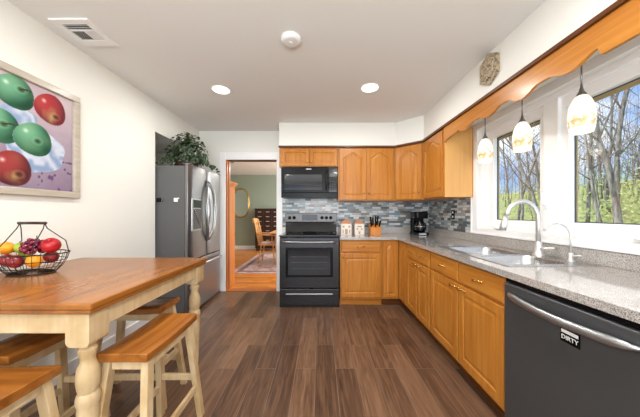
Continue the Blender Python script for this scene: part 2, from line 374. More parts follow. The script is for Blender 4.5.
sp = nt.nodes.new('ShaderNodeSeparateColor'); nt.links.new(v.outputs['Color'], sp.inputs[0])
nt.links.new(ramp(nt, sp.outputs[0], [(.1, srgb(112, 92, 66)), (.35, srgb(160, 138, 106)), (.6, srgb(194, 176, 144)), (.9, srgb(172, 168, 152))]), b.inputs['Base Color'])
bp = nt.nodes.new('ShaderNodeBump'); bp.inputs['Strength'].default_value = .7; bp.inputs['Distance'].default_value = .005; nt.links.new(v.outputs['Distance'], bp.inputs['Height']); nt.links.new(bp.outputs[0], b.inputs['Normal'])
m, nt, b = new_mat('mirror_silver'); M['mirror'] = m; b.inputs['Metallic'].default_value = 1; b.inputs['Base Color'].default_value = (.8, .8, .8, 1)
n = nt.nodes.new('ShaderNodeTexNoise'); n.inputs['Scale'].default_value = 2; mr = nt.nodes.new('ShaderNodeMapRange'); mr.inputs['To Min'].default_value = .02; mr.inputs['To Max'].default_value = .04; nt.links.new(n.outputs[0], mr.inputs[0]); nt.links.new(mr.outputs[0], b.inputs['Roughness'])
m, nt, b = new_mat('printed_canvas'); M['print'] = m; b.inputs['Specular IOR Level'].default_value = .2; a = nt.nodes.new('ShaderNodeVertexColor'); a.layer_name = 'Col'; nt.links.new(a.outputs[0], b.inputs['Base Color']); b.inputs['Roughness'].default_value = .6

# ------------------------------------------------------------------ room shell
XL, XR, YB, ZC = -1.84, 1.65, 3.81, 2.44
YF = -3.0
struct('floor', MB().box(-2.65, XR+.02, YF, YB+.02, -.05, 0), M['floor'])
struct('floor_dining', MB().box(-3.6, 1.9, YB+.02, 8.3, -.05, .0), M['oakfloor'])
struct('ceiling', MB().box(-2.65, XR+.02, YF, YB, ZC, ZC+.1), M['ceiling'])
struct('ceiling_dining', MB().box(-3.6, 1.9, YB, 8.3, ZC, ZC+.1), M['ceiling'])
mb = MB(); mb.box(XL-.12, XL, YF, 2.79, 0, ZC); mb.box(XL-.12, XL, 2.79, YB, 2.13, ZC); mb.box(-2.65, -2.55, 2.67, YB, 0, ZC); mb.box(-2.55, XL-.12, 2.67, 2.79, 0, ZC)
struct('wall_left', mb, M['wall'])
struct('trim_6', MB().box(-2.55, XL, 2.79, YB, 2.10, 2.13), M['wall'])
# back wall with the doorway
DX0, DX1, DZ = -1.433, -.66, 2.0
mb = MB(); mb.box(-3.6, DX0, YB, YB+.12, 0, ZC); mb.box(DX1, XR+.15, YB, YB+.12, 0, ZC); mb.box(DX0, DX1, YB, YB+.12, DZ, ZC)
struct('wall_back', mb, M['wall'])
# right wall with the window opening
WY0, WY1, WZ0, WZ1 = .80, 2.60, 1.03, 2.05
mb = MB(); mb.box(XR, XR+.15, WY1, YB, 0, ZC+.1); mb.box(XR, XR+.15, YF, WY0, 0, ZC+.1); mb.box(XR, XR+.15, WY0, WY1, 0, WZ0); mb.box(XR, XR+.15, WY0, WY1, WZ1, ZC+.1)
struct('wall_right', mb, M['wall'])
# wall behind the camera, its wide opening added to let light in
mb = MB(); mb.box(-1.96, -1.6, YF-.12, YF, 0, ZC); mb.box(1.4, XR+.15, YF-.12, YF, 0, ZC); mb.box(-1.6, 1.4, YF-.12, YF, 2.3, ZC)
struct('wall_front', mb, M['wall'])
# dining room walls
struct('wall_dining_back', MB().box(-3.6, 1.9, 8.2, 8.3, 0, ZC), M['sage'])
struct('wall_dining_left', MB().box(-3.7, -3.6, YB, 8.3, 0, ZC), M['sage'])
struct('wall_dining_right', MB().box(1.9, 2.0, YB, 8.3, 0, ZC), M['sage'])
struct('baseboard_dining', MB().box(-3.6, 1.9, 8.18, 8.2, 0, .12), M['trimwhite'])
struct('baseboard_left', MB().box(XL, XL+.015, YF, 2.79, 0, .1), M['trimwhite'])
# soffit above the cabinets: back run, diagonal corner, right run
SB = 2.115
mb = MB(); mb.prism([(-.565, YB), (-.565, 3.46), (1.04, 3.46), (1.325, 3.19), (1.325, YF), (XR, YF), (XR, YB)], 'z', SB, ZC)
struct('trim_1', mb, M['wall'])
# doorway casing and stained jamb
mb = MB(); c = .09
mb.box(DX0-c, DX0, YB-.02, YB, 0, DZ+c+.02); mb.box(DX1, DX1+c, YB-.02, YB, 0, DZ+c+.02); mb.box(DX0, DX1, YB-.02, YB, DZ, DZ+c+.02)
struct('trim_2', mb, M['trimwhite'], .003)
mb = MB(); mb.box(DX0-.004, DX0+.02, YB-.004, YB+.13, 0, DZ+.004); mb.box(DX1-.006, DX1+.004, YB+.0, YB+.13, 0, DZ+.004);
mb.box(DX0+.02, DX0+.032, YB+.05, YB+.08, 0, DZ-.006)
struct('trim_3', mb, M['jamb'], .002)
struct('trim_11', MB().box(DX0+.02, DX1-.006, YB-.004, YB+.13, DZ-.006, DZ+.004), M['crown'])
struct('trim_4', MB().box(DX0, DX1, YB-.02, YB+.14, 0, .008), M['jamb'], .002)
# window: casing, reveal, two casements
mb = MB(); CY0, CY1, CZ0, CZ1 = .70, 2.70, .975, 2.114
for (a0, a1, b0, b1) in ((CY0, CY1, CZ0, WZ0), (CY0, CY1, WZ1, CZ1), (WY1, CY1, WZ0, WZ1), (CY0, WY0, WZ0, WZ1)):
    mb.box(XR-.018, XR-.0005, a0, a1, b0, b1)
for (a0, a1, b0, b1) in ((CY0, CY1, CZ0, CZ0+.015), (CY1-.02, CY1, CZ0+.015, CZ1), (CY0, CY0+.02, CZ0+.015, CZ1)):
    mb.box(XR-.028, XR-.018, a0, a1, b0, b1)
struct('trim_5', mb, M['trimwhite'], .003)
mb = MB()   # master frame inside the opening
for (a0, a1, b0, b1) in ((WY0, WY1, WZ0, WZ0+.045), (WY0, WY1, WZ1-.045, WZ1), (WY0, WY0+.05, WZ0+.045, WZ1-.045), (WY1-.05, WY1, WZ0+.045, WZ1-.045), (1.765, 1.885, WZ0+.045, WZ1-.045)):
    mb.box(XR+.03, XR+.13, a0, a1, b0, b1)
struct('trim_7', mb, M['vinyl'], .004)
def casement(n, y0, y1, gy0, gy1):   # sash extents and glass extents
    z0, z1, gz0, gz1 = WZ0+.045, WZ1-.045, 1.125, 1.93
    fr = MB()
    for (a0, a1, b0, b1) in ((y0, y1, z0, gz0), (y0, y1, gz1, z1), (y0, gy0, gz0, gz1), (gy1, y1, gz0, gz1)):
        fr.box(XR+.055, XR+.11, a0, a1, b0, b1)
    root = bpy.data.objects.new('window_%d' % n, None); COL.objects.link(root); root.location = (XR+.08, (y0+y1)/2, z0); ORG[root.name] = Vector(root.location)
    root['kind'] = 'structure'
    fr.build('sash', M['vinyl'], root, .004)
    MB().box(XR+.098, XR+.102, gy0-.005, gy1+.005, gz0-.005, gz1+.005).build('pane', M['glass'], root)
    g = MB(); t = .006
    for (a0, a1, b0, b1) in ((gy0, gy1, gz0, gz0+t), (gy0, gy1, gz1-t, gz1), (gy0, gy0+t, gz0+t, gz1-t), (gy1-t, gy1, gz0+t, gz1-t)): g.box(XR+.092, XR+.098, a0, a1, b0, b1)
    g.build('gasket', M['mullion_grey'], root)
    g = MB()
    for (a0, a1, b0, b1) in ((gy0, gy1, gz1-.03, gz1), (gy1-.006, gy1, gz0, gz1-.03)): g.box(XR+.102, XR+.112, a0, a1, b0, b1)
    g.build('outer_stop', M['tan'], root)
    return root
w1 = casement(1, 1.885, 2.55, 1.94, 2.46); w2 = casement(2, .85, 1.765, .90, 1.712)
def crank(root, y, z=WZ0+.03):
    a = MB().box(XR-.005, XR+.05, y-.055, y+.055, z-.02, z+.006).build('crank_cover', M['vinyl'], root, .005)
    h = MB().tube([(XR-.004, y+.02, z-.006), (XR-.028, y+.015, z-.004), (XR-.034, y-.03, z-.006), (XR-.034, y-.075, z-.012)], .006, 8).build('crank_handle', M['vinyl'], root, smooth=True)
crank(w1, 2.33); crank(w2, 1.27)
def latch(root, y):
    MB().box(XR+.022, XR+.032, y-.016, y+.016, 1.22, 1.33).build('latch_plate', M['vinyl'], root, .003)
    MB().tube([(XR+.022, y, 1.25), (XR+.0, y, 1.27), (XR-.006, y, 1.34)], .006, 8, radii=[.008, .007, .005]).build('latch_lever', M['vinyl'], root, smooth=True)
latch(w1, 1.855)

# ------------------------------------------------------------------ cabinet doors
def door_panel(mb, w, h, T, arch=0, fr=.055, th=.02):
    """raised-panel door in local x (width), z (height), front at y=0 facing -y; T maps to world"""
    N = 18
    def loop(o):   # inner outline inset by o
        x0, x1, z0 = fr+o, w-fr-o, fr+o; zs = h-fr-o-(arch if arch else 0); pts = [(x0, z0), (x1, z0), (x1, zs)]
        cx = w/2; hw = (x1-x0)/2
        for i in range(1, N):
            x = x1-(x1-x0)*i/N; u = abs(x-cx)/hw
            f = .5*(1+math.cos(PI*min(u/.86, 1))) if arch else 0
            f = f**.62
            pts.append((x, zs+arch*f))
        pts.append((x0, zs)); return pts
    inner = loop(0); outer = [(0, 0), (w, 0), (w, h)]+[(p[0], h) for p in inner[3:-1]]+[(0, h)]
    def ring(pts, y): return [mb.bm.verts.new(T @ Vector((p[0], y, p[1]))) for p in pts]
    back = ring([(0,0),(w,0),(w,h)]+[(p[0], h) for p in inner[3:-1]]+[(0,h)], th)
    side = ring(outer, .003); e = .004
    face = ring([(min(max(x, e), w-e), min(max(z, e), h-e)) for x, z in outer], 0)
    r1 = ring(inner, 0); r2 = ring(loop(.006), .007); r3 = ring(loop(.014), .007); r4 = ring(loop(.034), .0015)
    seq = [back, side, face, r1, r2, r3, r4]
    for a, b in zip(seq, seq[1:]):
        for i in range(len(a)): mb.bm.faces.new((a[i], a[(i+1)%len(a)], b[(i+1)%len(a)], b[i]))
    mb.bm.faces.new(r4); mb.bm.faces.new(back[::-1])
    return mb
def frame_M(origin, xdir):
    x = Vector(xdir).normalized(); z = Vector((0, 0, 1)); y = z.cross(x)
    return Matrix.Translation(origin) @ Matrix((x, y, z)).transposed().to_4x4()
def add_door(root, origin, xdir, w, h, arch=0, knob=None, pull=None, mat='maple', fr=.055, name='door'):
    """origin = lower-left corner of the face as seen from in front (xdir to the right)"""
    T = frame_M(origin, xdir); mb = MB(); door_panel(mb, w, h, T, arch, fr); d = mb.build(name, M[mat], root)
    if knob:
        k = MB(); k.lathe([(.004, 0), (.005, .01), (.0125, .016), (.013, .022), (.008, .027), (.002, .028)], (0,0,0), 12, 'y'); k.xform(T @ Matrix.Translation((knob[0], 0, knob[1])) @ Matrix.Rotation(PI, 4, 'Z'))
        k.build('knob', M['brass'], d, smooth=True)
    if pull:
        add_pull(d, T, pull[0], pull[1])
    return d
def add_pull(d, T, px, pz, L=.085):
    k = MB(); pts = []
    for i in range(9):
        t = i/8; x = px-L/2+L*t; pts.append(T @ Vector((x, -.004-.024*math.sin(PI*t)**.7, pz-.006*math.sin(2*PI*t))))
    k.tube(pts, .004, 8, radii=[.006,.0045,.004,.0045,.005,.0045,.004,.0045,.006])
    for s in (-1, 1): k.ball(T @ Vector((px+s*L/2, -.003, pz)), .008, 10, 6)
    k.build('handle', M['brass'], d, smooth=True)
def add_drawer(root, origin, xdir, w, h, mat='maple_h'):
    T = frame_M(origin, xdir); mb = MB()
    def ring(o, y): return [mb.bm.verts.new(T @ Vector(p)) for p in ((o, y, o), (w-o, y, o), (w-o, y, h-o), (o, y, h-o))]
    seq = [ring(0, .02), ring(0, .007), ring(.006, .003), ring(.010, .0)]
    for a, b in zip(seq, seq[1:]):
        for i in range(4): mb.bm.faces.new((a[i], a[(i+1)%4], b[(i+1)%4], b[i]))
    mb.bm.faces.new(seq[-1]); mb.bm.faces.new(seq[0][::-1])
    d = mb.build('drawer', M[mat], root); add_pull(d, T, w/2, h/2); return d

# upper cabinets
U0, U1 = 1.36, 2.10; YU = 3.47
t = thing('wall_cabinet', 'short two-door honey maple cabinet above the black microwave', 'cabinet', (-.15, YU, 1.83))
MB().box(-.565, .245, YU, YB, 1.83, U1).build('carcass', M['maple'], t, .002)
add_door(t, (-.525, YU-.02, 1.84), (1,0,0), .375, .235, 0, (.35, .05), fr=.045); add_door(t, (-.14, YU-.02, 1.84), (1,0,0), .375, .235, 0, (.025, .05), fr=.045)
t = thing('wall_cabinet', 'tall two-door arched maple cabinet over the house canisters and knife block', 'cabinet', (.64, YU, U0))
MB().box(.25, 1.035, YU, YB, U0, U1).build('carcass', M['maple'], t, .002)
add_door(t, (.27, YU-.02, U0+.012), (1,0,0), .365, .71, .07, (.335, .09)); add_door(t, (.642, YU-.02, U0+.012), (1,0,0), .365, .71, .07, (.03, .09))
t = thing('wall_cabinet', 'diagonal corner maple wall cabinet with one arched door', 'cabinet', (1.3, 3.5, U0))
A, B_ = Vector((1.037, YU, 0)), Vector((1.33, 3.198, 0))
MB().prism([(1.037, YB), (1.037, YU), (1.33, 3.198), (XR, 3.198), (XR, YB)], 'z', U0, U1).build('carcass', M['maple'], t, .002)
dv = (B_-A); L = dv.length; dv.normalize(); nrm = Vector((dv.y, -dv.x, 0))
o = A+dv*.022+nrm*.02; add_door(t, (o.x, o.y, U0+.012), dv, L-.044, .71, .07, (L-.044-.03, .09))
t = thing('wall_cabinet', 'narrow arched maple wall cabinet with pale side panel next to the window', 'cabinet', (1.5, 2.93, U0))
MB().box(1.33, XR, 2.666, 3.196, U0, U1).build('carcass', M['maple'], t, .002)
MB().box(1.33, XR-.03, 2.66, 2.666, U0, U1).build('side_panel', M['maple_pale'], t)
add_door(t, (1.31, 3.18, U0+.012), (0,-1,0), .49, .71, .07, (.46, .09))
# crown strip running over cabinets and valance
mb = MB(); cr = [(-.57, 3.465), (-.57, 3.435), (1.03, 3.435), (1.295, 3.185), (1.295, .15), (1.325, .15), (1.325, 3.19), (1.04, 3.465)]
mb.prism(cr, 'z', 2.092, 2.118); struct('trim_8', mb, M['crown'], .003)
# scalloped valance
def vz(y):
    if y > 2.40: return 1.968-.03*max(0, (y-2.5)/.16)
    if y < 1.17: return 1.931
    a = 1.965+.022*math.cos(2*PI*(y-2.115)/.318); return min(a, 1.98)-(.01 if y < 1.7 else 0)
pts = [(2.655, 2.098), (.15, 2.098)]+[(.15+(2.655-.15)*i/160, vz(.15+(2.655-.15)*i/160)) for i in range(161)]
v = MB().prism(pts, 'x', 1.312, 1.332).build('window_valance', M['maple_h']); tagp(v, 'long honey maple valance with a scalloped bottom edge above the window', 'valance')

# base cabinets
XF, YFc, ZT = 1.0, 3.18, .85     # door faces
t = thing('base_cabinet', 'single-door maple base cabinet with one drawer beside the range', 'cabinet', (.52, 3.5, 0))
MB().box(.255, .795, 3.20, YB, .09, ZT).build('carcass', M['maple'], t, .002); MB().box(.255, .795, 3.25, 3.27, 0, .09).build('toe_kick', M['maple_hx'], t)
add_drawer(t, (.27, YFc, .69), (1,0,0), .505, .145, 'maple_hx'); add_door(t, (.27, YFc, .115), (1,0,0), .505, .56, 0, (.03, .52))
t = thing('base_cabinet', 'corner maple base cabinet with narrow arched doors on both inner faces', 'cabinet', (1.3, 3.4, 0))
MB().prism([(.798, YB-.004), (.798, 3.20), (1.02, 3.20), (1.02, 2.905), (XR-.004, 2.905), (XR-.004, YB-.004)], 'z', .09, ZT).build('carcass', M['maple'], t)
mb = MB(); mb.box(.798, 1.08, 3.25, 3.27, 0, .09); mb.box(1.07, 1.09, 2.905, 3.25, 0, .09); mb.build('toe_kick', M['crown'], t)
add_door(t, (.805, YFc, .115), (1,0,0), .19, .72, .04, None, fr=.035); add_door(t, (XF, 3.17, .115), (0,-1,0), .245, .72, .04, None, fr=.04)
def base_unit(y1, y0, label):
    t = thing('base_cabinet', label, 'cabinet', (1.35, (y0+y1)/2, 0)); w = (y1-y0)
    MB().box(1.02, XR-.004, y0+.002, y1-.002, .09, ZT).build('carcass', M['maple'], t, .002) if 'sink' not in label else \
      (lambda m: [m.box(1.02, 1.05, y0+.002, y1-.002, .09, ZT), m.box(1.05, XR-.004, y0+.002, y0+.02, .09, ZT), m.box(1.05, XR-.004, y1-.02, y1-.002, .09, ZT), m.box(1.05, XR-.004, y0+.02, y1-.02, .09, .11), m][-1])(MB()).build('carcass', M['maple'], t)
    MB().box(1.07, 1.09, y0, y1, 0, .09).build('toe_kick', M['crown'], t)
    hw = w/2-.018
    for k in range(2):
        ys = y1-.012-k*(hw+.012)
        add_drawer(t, (XF, ys, .69), (0,-1,0), hw, .145)
        add_door(t, (XF, ys, .115), (0,-1,0), hw, .56, 0, None, (hw-.05 if k == 0 else .05, .535))
base_unit(2.902, 2.28, 'two-door maple base cabinet with two small drawers, nearest the corner')
base_unit(2.278, 1.352, 'wide two-door maple sink base cabinet beside the dishwasher')
struct('trim_9', MB().box(1.0, XR, .685, .72, 0, ZT), M['maple'])
struct('trim_10', MB().box(1.0, 1.02, 1.345, 1.352, 0.02, ZT), M['maple'])

# worktop with sink cut-out
t = thing('countertop', 'speckled grey granite countertop running round the corner under the window', 'countertop', (1.3, 2.4, ZT))
HX0, HX1, HY0, HY1 = 1.10, 1.50, 1.46, 2.22; Z1 = .885
mb = MB(); mb.prism([(.25, YB), (.25, 3.16), (.98, 3.16), (.98, HY1), (XR, HY1), (XR, YB)], 'z', ZT, Z1)
mb.box(.98, HX0, HY0, HY1, ZT, Z1); mb.box(HX1, XR, HY0, HY1, ZT, Z1); mb.box(.98, XR, .685, HY0, ZT, Z1)
mb.build('worktop', M['granite'], t)
mb = MB(); mb.box(.25, XR, YB-.02, YB, Z1, .975); mb.box(XR-.02, XR, .685, YB-.02, Z1, .972)
mb.build('upstand', M['granite'], t, .002)
# backsplashes
o = MB().box(-.57, XR, YB-.008, YB, .975, 1.83).build('mosaic_backsplash', M['mosaic_back']); tagp(o, 'grey blue glass mosaic backsplash on the back wall behind the range', 'backsplash')
o = MB().box(XR-.008, XR, 2.702, YB-.008, .972, U0).build('mosaic_backsplash', M['mosaic_right']); tagp(o, 'glass mosaic backsplash on the right wall between corner and window', 'backsplash')
def outlet(y, z, label):
    t = thing('wall_outlet', label, 'outlet', (XR-.008, y, z)); MB().box(XR-.014, XR-.008, y-.035, y+.035, z-.057, z+.057).build('cover_plate', M['black_plastic'], t, .002)
    for s in (-1, 1): MB().box(XR-.017, XR-.014, y-.014, y+.014, z+s*.026-.012, z+s*.026+.012).build('socket', M['white_plastic'], t, .002)
outlet(3.08, 1.17, 'dark outlet with white sockets on the right mosaic wall')

# sink
t = thing('double_sink', 'stainless double-bowl sink set in the granite under the window', 'sink', (1.31, 1.84, Z1))
SX0, SX1, SY0, SY1 = 1.07, 1.60, 1.42, 2.26; R = Z1+.004
def rrect(x0, x1, y0, y1, r, n=6):
    p = []
    for (cx, cy, a0) in ((x1-r, y1-r, 0), (x0+r, y1-r, PI/2), (x0+r, y0+r, PI), (x1-r, y0+r, 3*PI/2)):
        for i in range(n+1):
            a = a0+PI/2*i/n; p.append((cx+r*math.cos(a), cy+r*math.sin(a)))
    return p
mb = MB()
def bowl(x0, x1, y0, y1, depth):
    rings = []
    for ins, z, r in ((0, R, .07), (.005, R-.01, .066), (.012, R-depth+.04, .06), (.04, R-depth, .05)):
        rings.append([mb.bm.verts.new((p[0], p[1], z)) for p in rrect(x0+ins, x1-ins, y0+ins, y1-ins, r)])
    for a, b in zip(rings, rings[1:]):
        for i in range(len(a)): mb.bm.faces.new((a[i], a[(i+1)%len(a)], b[(i+1)%len(a)], b[i]))
    mb.bm.faces.new(rings[-1])
    return rings[0]
YM = 1.80
def deck_ring(outer, inner):
    o = [mb.bm.verts.new((p[0], p[1], R)) for p in outer]
    for i in range(len(o)): mb.bm.faces.new((o[i], o[(i+1)%len(o)], inner[(i+1)%len(o)], inner[i]))
    return o
i1 = bowl(1.115, 1.485, 1.47, YM-.02, .19); i2 = bowl(1.115, 1.485, YM+.02, 2.21, .19)
def sq(x0, x1, y0, y1):   # rectangle sampled like rrect
    p = rrect(x0, x1, y0, y1, 1e-4); return p
deck_ring(sq(SX0, 1.5, SY0, YM), i1); deck_ring(sq(SX0, 1.5, YM, SY1), i2)
mb.box(1.5, SX1, SY0, SY1, Z1-.0, R)
mb.box(SX0-.002, SX0, SY0, SY1, Z1, R); mb.box(SX0, 1.5, SY0-.002, SY0, Z1, R); mb.box(SX0, 1.5, SY1, SY1+.002, Z1, R)
sk = mb.build('basin', M['steel_sink'], t); sharp(sk, 40)
for (x, y) in ((1.30, 1.63), (1.30, 2.02)): MB().lathe([(.045, 0), (.045, .003), (.03, .004), (.028, .001)], (x, y, R-.189), 20).build('drain', M['chrome'], t, smooth=True)
# main faucet
FX, FY = 1.55, 1.775
t = thing('gooseneck_faucet', 'tall white-nickel pull-down gooseneck faucet behind the double sink', 'faucet', (FX, FY, R))
mb = MB(); mb.lathe([(.034, 0), (.034, .01), (.028, .02), (.025, .06), (.022, .085), (.016, .10)], (FX, FY, R), 20); sharp(mb.build('base', M['satin'], t), 50)
mb = MB(); pts = [(FX, FY, R+.09), (FX, FY, R+.22)]; pts += [(FX-.100*(1-math.cos(a)), FY+.02*(1-math.cos(a)), R+.255+.13*math.sin(a)) for a in [PI*i/14*.94 for i in range(15)]]
mb.tube(pts, .0155, 12); mb.build('spout', M['satin'], t, smooth=True)
e = Vector(pts[-1]); d = (e-Vector(pts[-2])).normalized(); mb = MB(); mb.tube([e, e+d*.03, e+d*.07, e+d*.105], .017, 14, radii=[.015, .018, .022, .024]); mb.build('spray_head', M['satin'], t, smooth=True)
mb = MB(); mb.tube([(FX, FY-.02, R+.05), (FX, FY-.05, R+.055), (FX+.01, FY-.11, R+.066)], .008, 10, radii=[.014, .010, .007]); mb.build('lever', M['satin'], t, smooth=True)
# filtered water faucet
FX2, FY2 = 1.56, 1.555
t = thing('water_faucet', 'slim small filtered-water faucet with a thin curved spout', 'faucet', (FX2, FY2, R))
MB().lathe([(.02, 0), (.02, .006), (.012, .012), (.012, .05), (.007, .055)], (FX2, FY2, R), 16).build('base', M['satin'], t, smooth=True)
pts = [(FX2, FY2, R+.05), (FX2, FY2, R+.14)]+[(FX2-.055*(1-math.cos(a))*1.3, FY2+.02*(1-math.cos(a)), R+.15+.085*math.sin(a)) for a in [PI*i/10*.85 for i in range(1, 11)]]
MB().tube(pts, .0055, 10).build('spout', M['satin'], t, smooth=True)
MB().tube([(FX2, FY2-.01, R+.035), (FX2, FY2-.06, R+.045)], .006, 8, radii=[.007, .005]).build('lever', M['satin'], t, smooth=True)

# ------------------------------------------------------------------ dishwasher
t = thing('dishwasher', 'dark stainless dishwasher with a curved bar handle, right of the sink cabinet', 'dishwasher', (1.3, 1.03, 0))
DY0, DY1 = .728, 1.338
MB().box(1.03, XR-.03, DY0, DY1, .08, .845).build('tub', M['matte_black'], t); MB().box(1.06, 1.08, DY0, DY1, 0, .08).build('toe_kick', M['matte_black'], t)
mb = MB(); mb.box(.985, 1.03, DY0, DY1, .09, .822); mb.build('door', M['dw_steel'], t, .008, seg=3)
MB().box(.993, 1.03, DY0, DY1, .825, .846).build('control_strip', M['black_plastic'], t, .004)
mb = MB(); pts = []; rr = []
for i in range(25):
    u = i/24; y = DY1-.03-(DY1-DY0-.06)*u; bow = math.sin(PI*u)**.45
    pts.append((.988-.042*bow, y, .772-.012*math.sin(PI*u))); rr.append(.006+.012*min(1, 3.2*math.sin(PI*u)))
mb.tube(pts, .017, 12, radii=rr, flat=.75); mb.build('handle', M['slate_light'], t, smooth=True)
bd = MB().box(.982, .985, .945, 1.022, .672, .752).build('badge_magnet', M['black_plastic'], t, .001, label='small black magnetic sign with white writing')
TM = lambda z, y: Matrix.Translation((.982, y, z)) @ Matrix.Rotation(-PI/2, 4, 'Z') @ Matrix.Rotation(PI/2, 4, 'X')
text_mesh('DISHES R', .016, M['white_plastic'], bd, Matrix.Translation((-.0012, 0, 0)) @ TM(.736, .983)); 
lb = MB().box(.9812, .9822, .950, 1.017, .709, .722).build('sign_insert', M['white_plastic'], bd)
text_mesh('DIRTY', .024, M['white_plastic'], bd, Matrix.Translation((-.0012, 0, 0)) @ TM(.692, .983))

# ------------------------------------------------------------------ range
t = thing('electric_range', 'black stainless freestanding electric range with a glass cooktop', 'stove', (-.135, 3.45, 0))
RX0, RX1 = -.512, .244
MB().box(RX0, RX1, 3.18, 3.79, .02, .895).build('body', M['black_plastic'], t, .003)
mb = MB(); mb.box(RX0-.003, RX1+.003, 3.125, 3.74, .895, .912); ct = mb.build('cooktop', M['black_glass'], t, .004, seg=3)
for (x, y, r) in ((-.32, 3.3, .1), (.05, 3.3, .085), (-.32, 3.57, .075), (.05, 3.57, .1)):
    MB().lathe([(r, 0), (r, .0006), (r-.004, .0006), (r-.004, 0)], (x, y, .9121), 32, cap=False).build('burner_ring', M['slate_side'], ct)
d = MB().box(RX0+.004, RX1-.004, 3.14, 3.18, .245, .878).build('oven_door', M['black_steel'], t, .006)
MB().box(-.432, .162, 3.134, 3.141, .385, .755).build('door_frame', M['black_plastic'], d, .003)
wv = MB().box(-.40, .13, 3.132, 3.1345, .41, .73).build('window', M['window_glass_dark'], d, .002)
for z in (.49, .57, .64):
    MB().box(-.36, .09, 3.1305, 3.132, z, z+.0025).build('rack_line', M['slate_side'], d)
mb = MB(); mb.tube([(RX0+.05, 3.14, .825), (RX0+.05, 3.10, .828), (RX0+.09, 3.09, .828), (RX1-.09, 3.09, .828), (RX1-.05, 3.10, .828), (RX1-.05, 3.14, .825)], .014, 12); mb.build('handle', M['slate'], d, smooth=True)
d = MB().box(RX0+.004, RX1-.004, 3.14, 3.18, .03, .235).build('drawer', M['black_steel'], t, .006)
MB().box(-.43, .16, 3.128, 3.141, .165, .18).build('handle', M['slate_light'], d, .004)
mb = MB(); mb.box(RX0, RX1, 3.16, 3.20, 0, .03); mb.build('kick', M['matte_black'], t)
MB().hexa([(RX0,3.70,.912),(RX1,3.70,.912),(RX1,3.79,.912),(RX0,3.79,.912),(RX0,3.735,1.06),(RX1,3.735,1.06),(RX1,3.79,1.06),(RX0,3.79,1.06)]).build('backguard', M['black_glass'], t, .003)
cp = MB().box(RX0-.01, RX1+.01, 3.715, 3.79, 1.055, 1.19).build('control_panel', M['panel_steel'], t, .008, seg=3)
MB().box(-.265, -.04, 3.711, 3.716, 1.08, 1.165).build('display', M['black_glass'], cp, .002)
for x in (-.45, -.385, .03, .095, .16):
    MB().lathe([(.024, 0), (.023, -.012), (.019, -.03), (.002, -.031)], (x, 3.715, 1.12), 20, 'y').build('knob', M['black_plastic'], cp, smooth=True)
mb = MB()
for i in range(4):
    for j in range(2): MB().box(-.25+i*.05, -.232+i*.05, 3.7102, 3.711, 1.095+j*.035, 1.101+j*.035).build('touch_key', M['slate_side'], cp)

# ------------------------------------------------------------------ microwave
t = thing('microwave', 'black over-the-range microwave under the short maple cabinet', 'microwave', (-.14, 3.6, 1.395))
MX0, MX1, MZ0, MZ1 = -.53, .238, 1.40, 1.815; MY = 3.41
MB().box(MX0, MX1, MY+.02, YB-.01, MZ0, MZ1).build('body', M['black_plastic'], t, .004)
d = MB().box(MX0, .11, MY-.005, MY+.02, MZ0+.07, MZ1-.0).build('door', M['black_plastic'], t, .004)
MB().box(MX0+.045, .03, MY-.009, MY-.004, MZ0+.105, MZ1-.10).build('window', M['window_glass_dark'], d, .003)
MB().tube([(.085, MY-.005, MZ0+.11), (.085, MY-.035, MZ0+.13), (.085, MY-.035, MZ1-.07), (.085, MY-.005, MZ1-.05)], .010, 10).build('handle', M['black_steel'], d, smooth=True)
cp = MB().box(.113, MX1, MY-.005, MY+.02, MZ0+.07, MZ1).build('control_panel', M['black_glass'], t, .004)
MB().box(.13, .222, MY-.007, MY-.004, MZ1-.13, MZ1-.085).build('display', M['slate_side'], cp)
mb = MB()
for i in range(3):
    for j in range(5): MB().box(.135+i*.03, .153+i*.03, MY-.0065, MY-.005, MZ0+.09+j*.03, MZ0+.098+j*.03).build('button', M['slate_side'], cp)
MB().box(MX0, MX1, MY+.0, MY+.02, MZ0, MZ0+.068).build('vent_strip', M['black_plastic'], t, .003)
MB().box(-.19, -.12, MY-.0065, MY-.004, MZ1-.032, MZ1-.022).build('badge', M['slate_light'], t, label='small silver badge')

# ------------------------------------------------------------------ refrigerator
t = thing('refrigerator', 'slate stainless french-door refrigerator in the wall alcove', 'refrigerator', (-1.9, 3.26, 0))
FXF = -1.465; FY0, FY1 = 2.812, 3.722; TOP = 1.745
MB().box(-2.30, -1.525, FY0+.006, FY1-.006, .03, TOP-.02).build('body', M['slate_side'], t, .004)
MB().box(-2.28, -1.53, FY0+.02, FY1-.02, 0, .03).build('base_grille', M['matte_black'], t)
def fdoor(y0, y1, z0, z1, name):
    mb = MB(); pts = [( -1.52, y0), (-1.52, y1)]
    n = 10
    for i in range(n+1):
        u = i/n; pts.append((FXF-.012*(2*u-1)**2*1.0-(.012 if i in (0, n) else 0), y1-(y1-y0)*u))
    mb.prism(pts, 'z', z0, z1); return sharp(mb.build(name, M['slate'], t, .004), 30)
FM = (FY0+FY1)/2
dl = fdoor(FY0, FM-.003, .655, TOP, 'door'); dr = fdoor(FM+.003, FY1, .655, TOP, 'door'); fz = fdoor(FY0, FY1, .05, .64, 'freezer_drawer')
mb = MB(); mb.box(-1.56, -1.47, FY0+.03, FY0+.09, TOP, TOP+.015); mb.box(-1.56, -1.47, FY1-.09, FY1-.03, TOP, TOP+.015); mb.build('hinge_cover', M['slate_side'], t, .003)
for d, s in ((dl, -1), (dr, 1)):
    pts = []
    for i in range(17):
        u = i/16; b_ = math.sin(PI*u)
        pts.append((FXF-.01+.05*min(1, b_*2.2), FM+s*(.022+.10*b_), .84+.76*u))
    MB().tube(pts, .02, 10, flat=.8).build('handle', M['slate_light'], d, smooth=True)
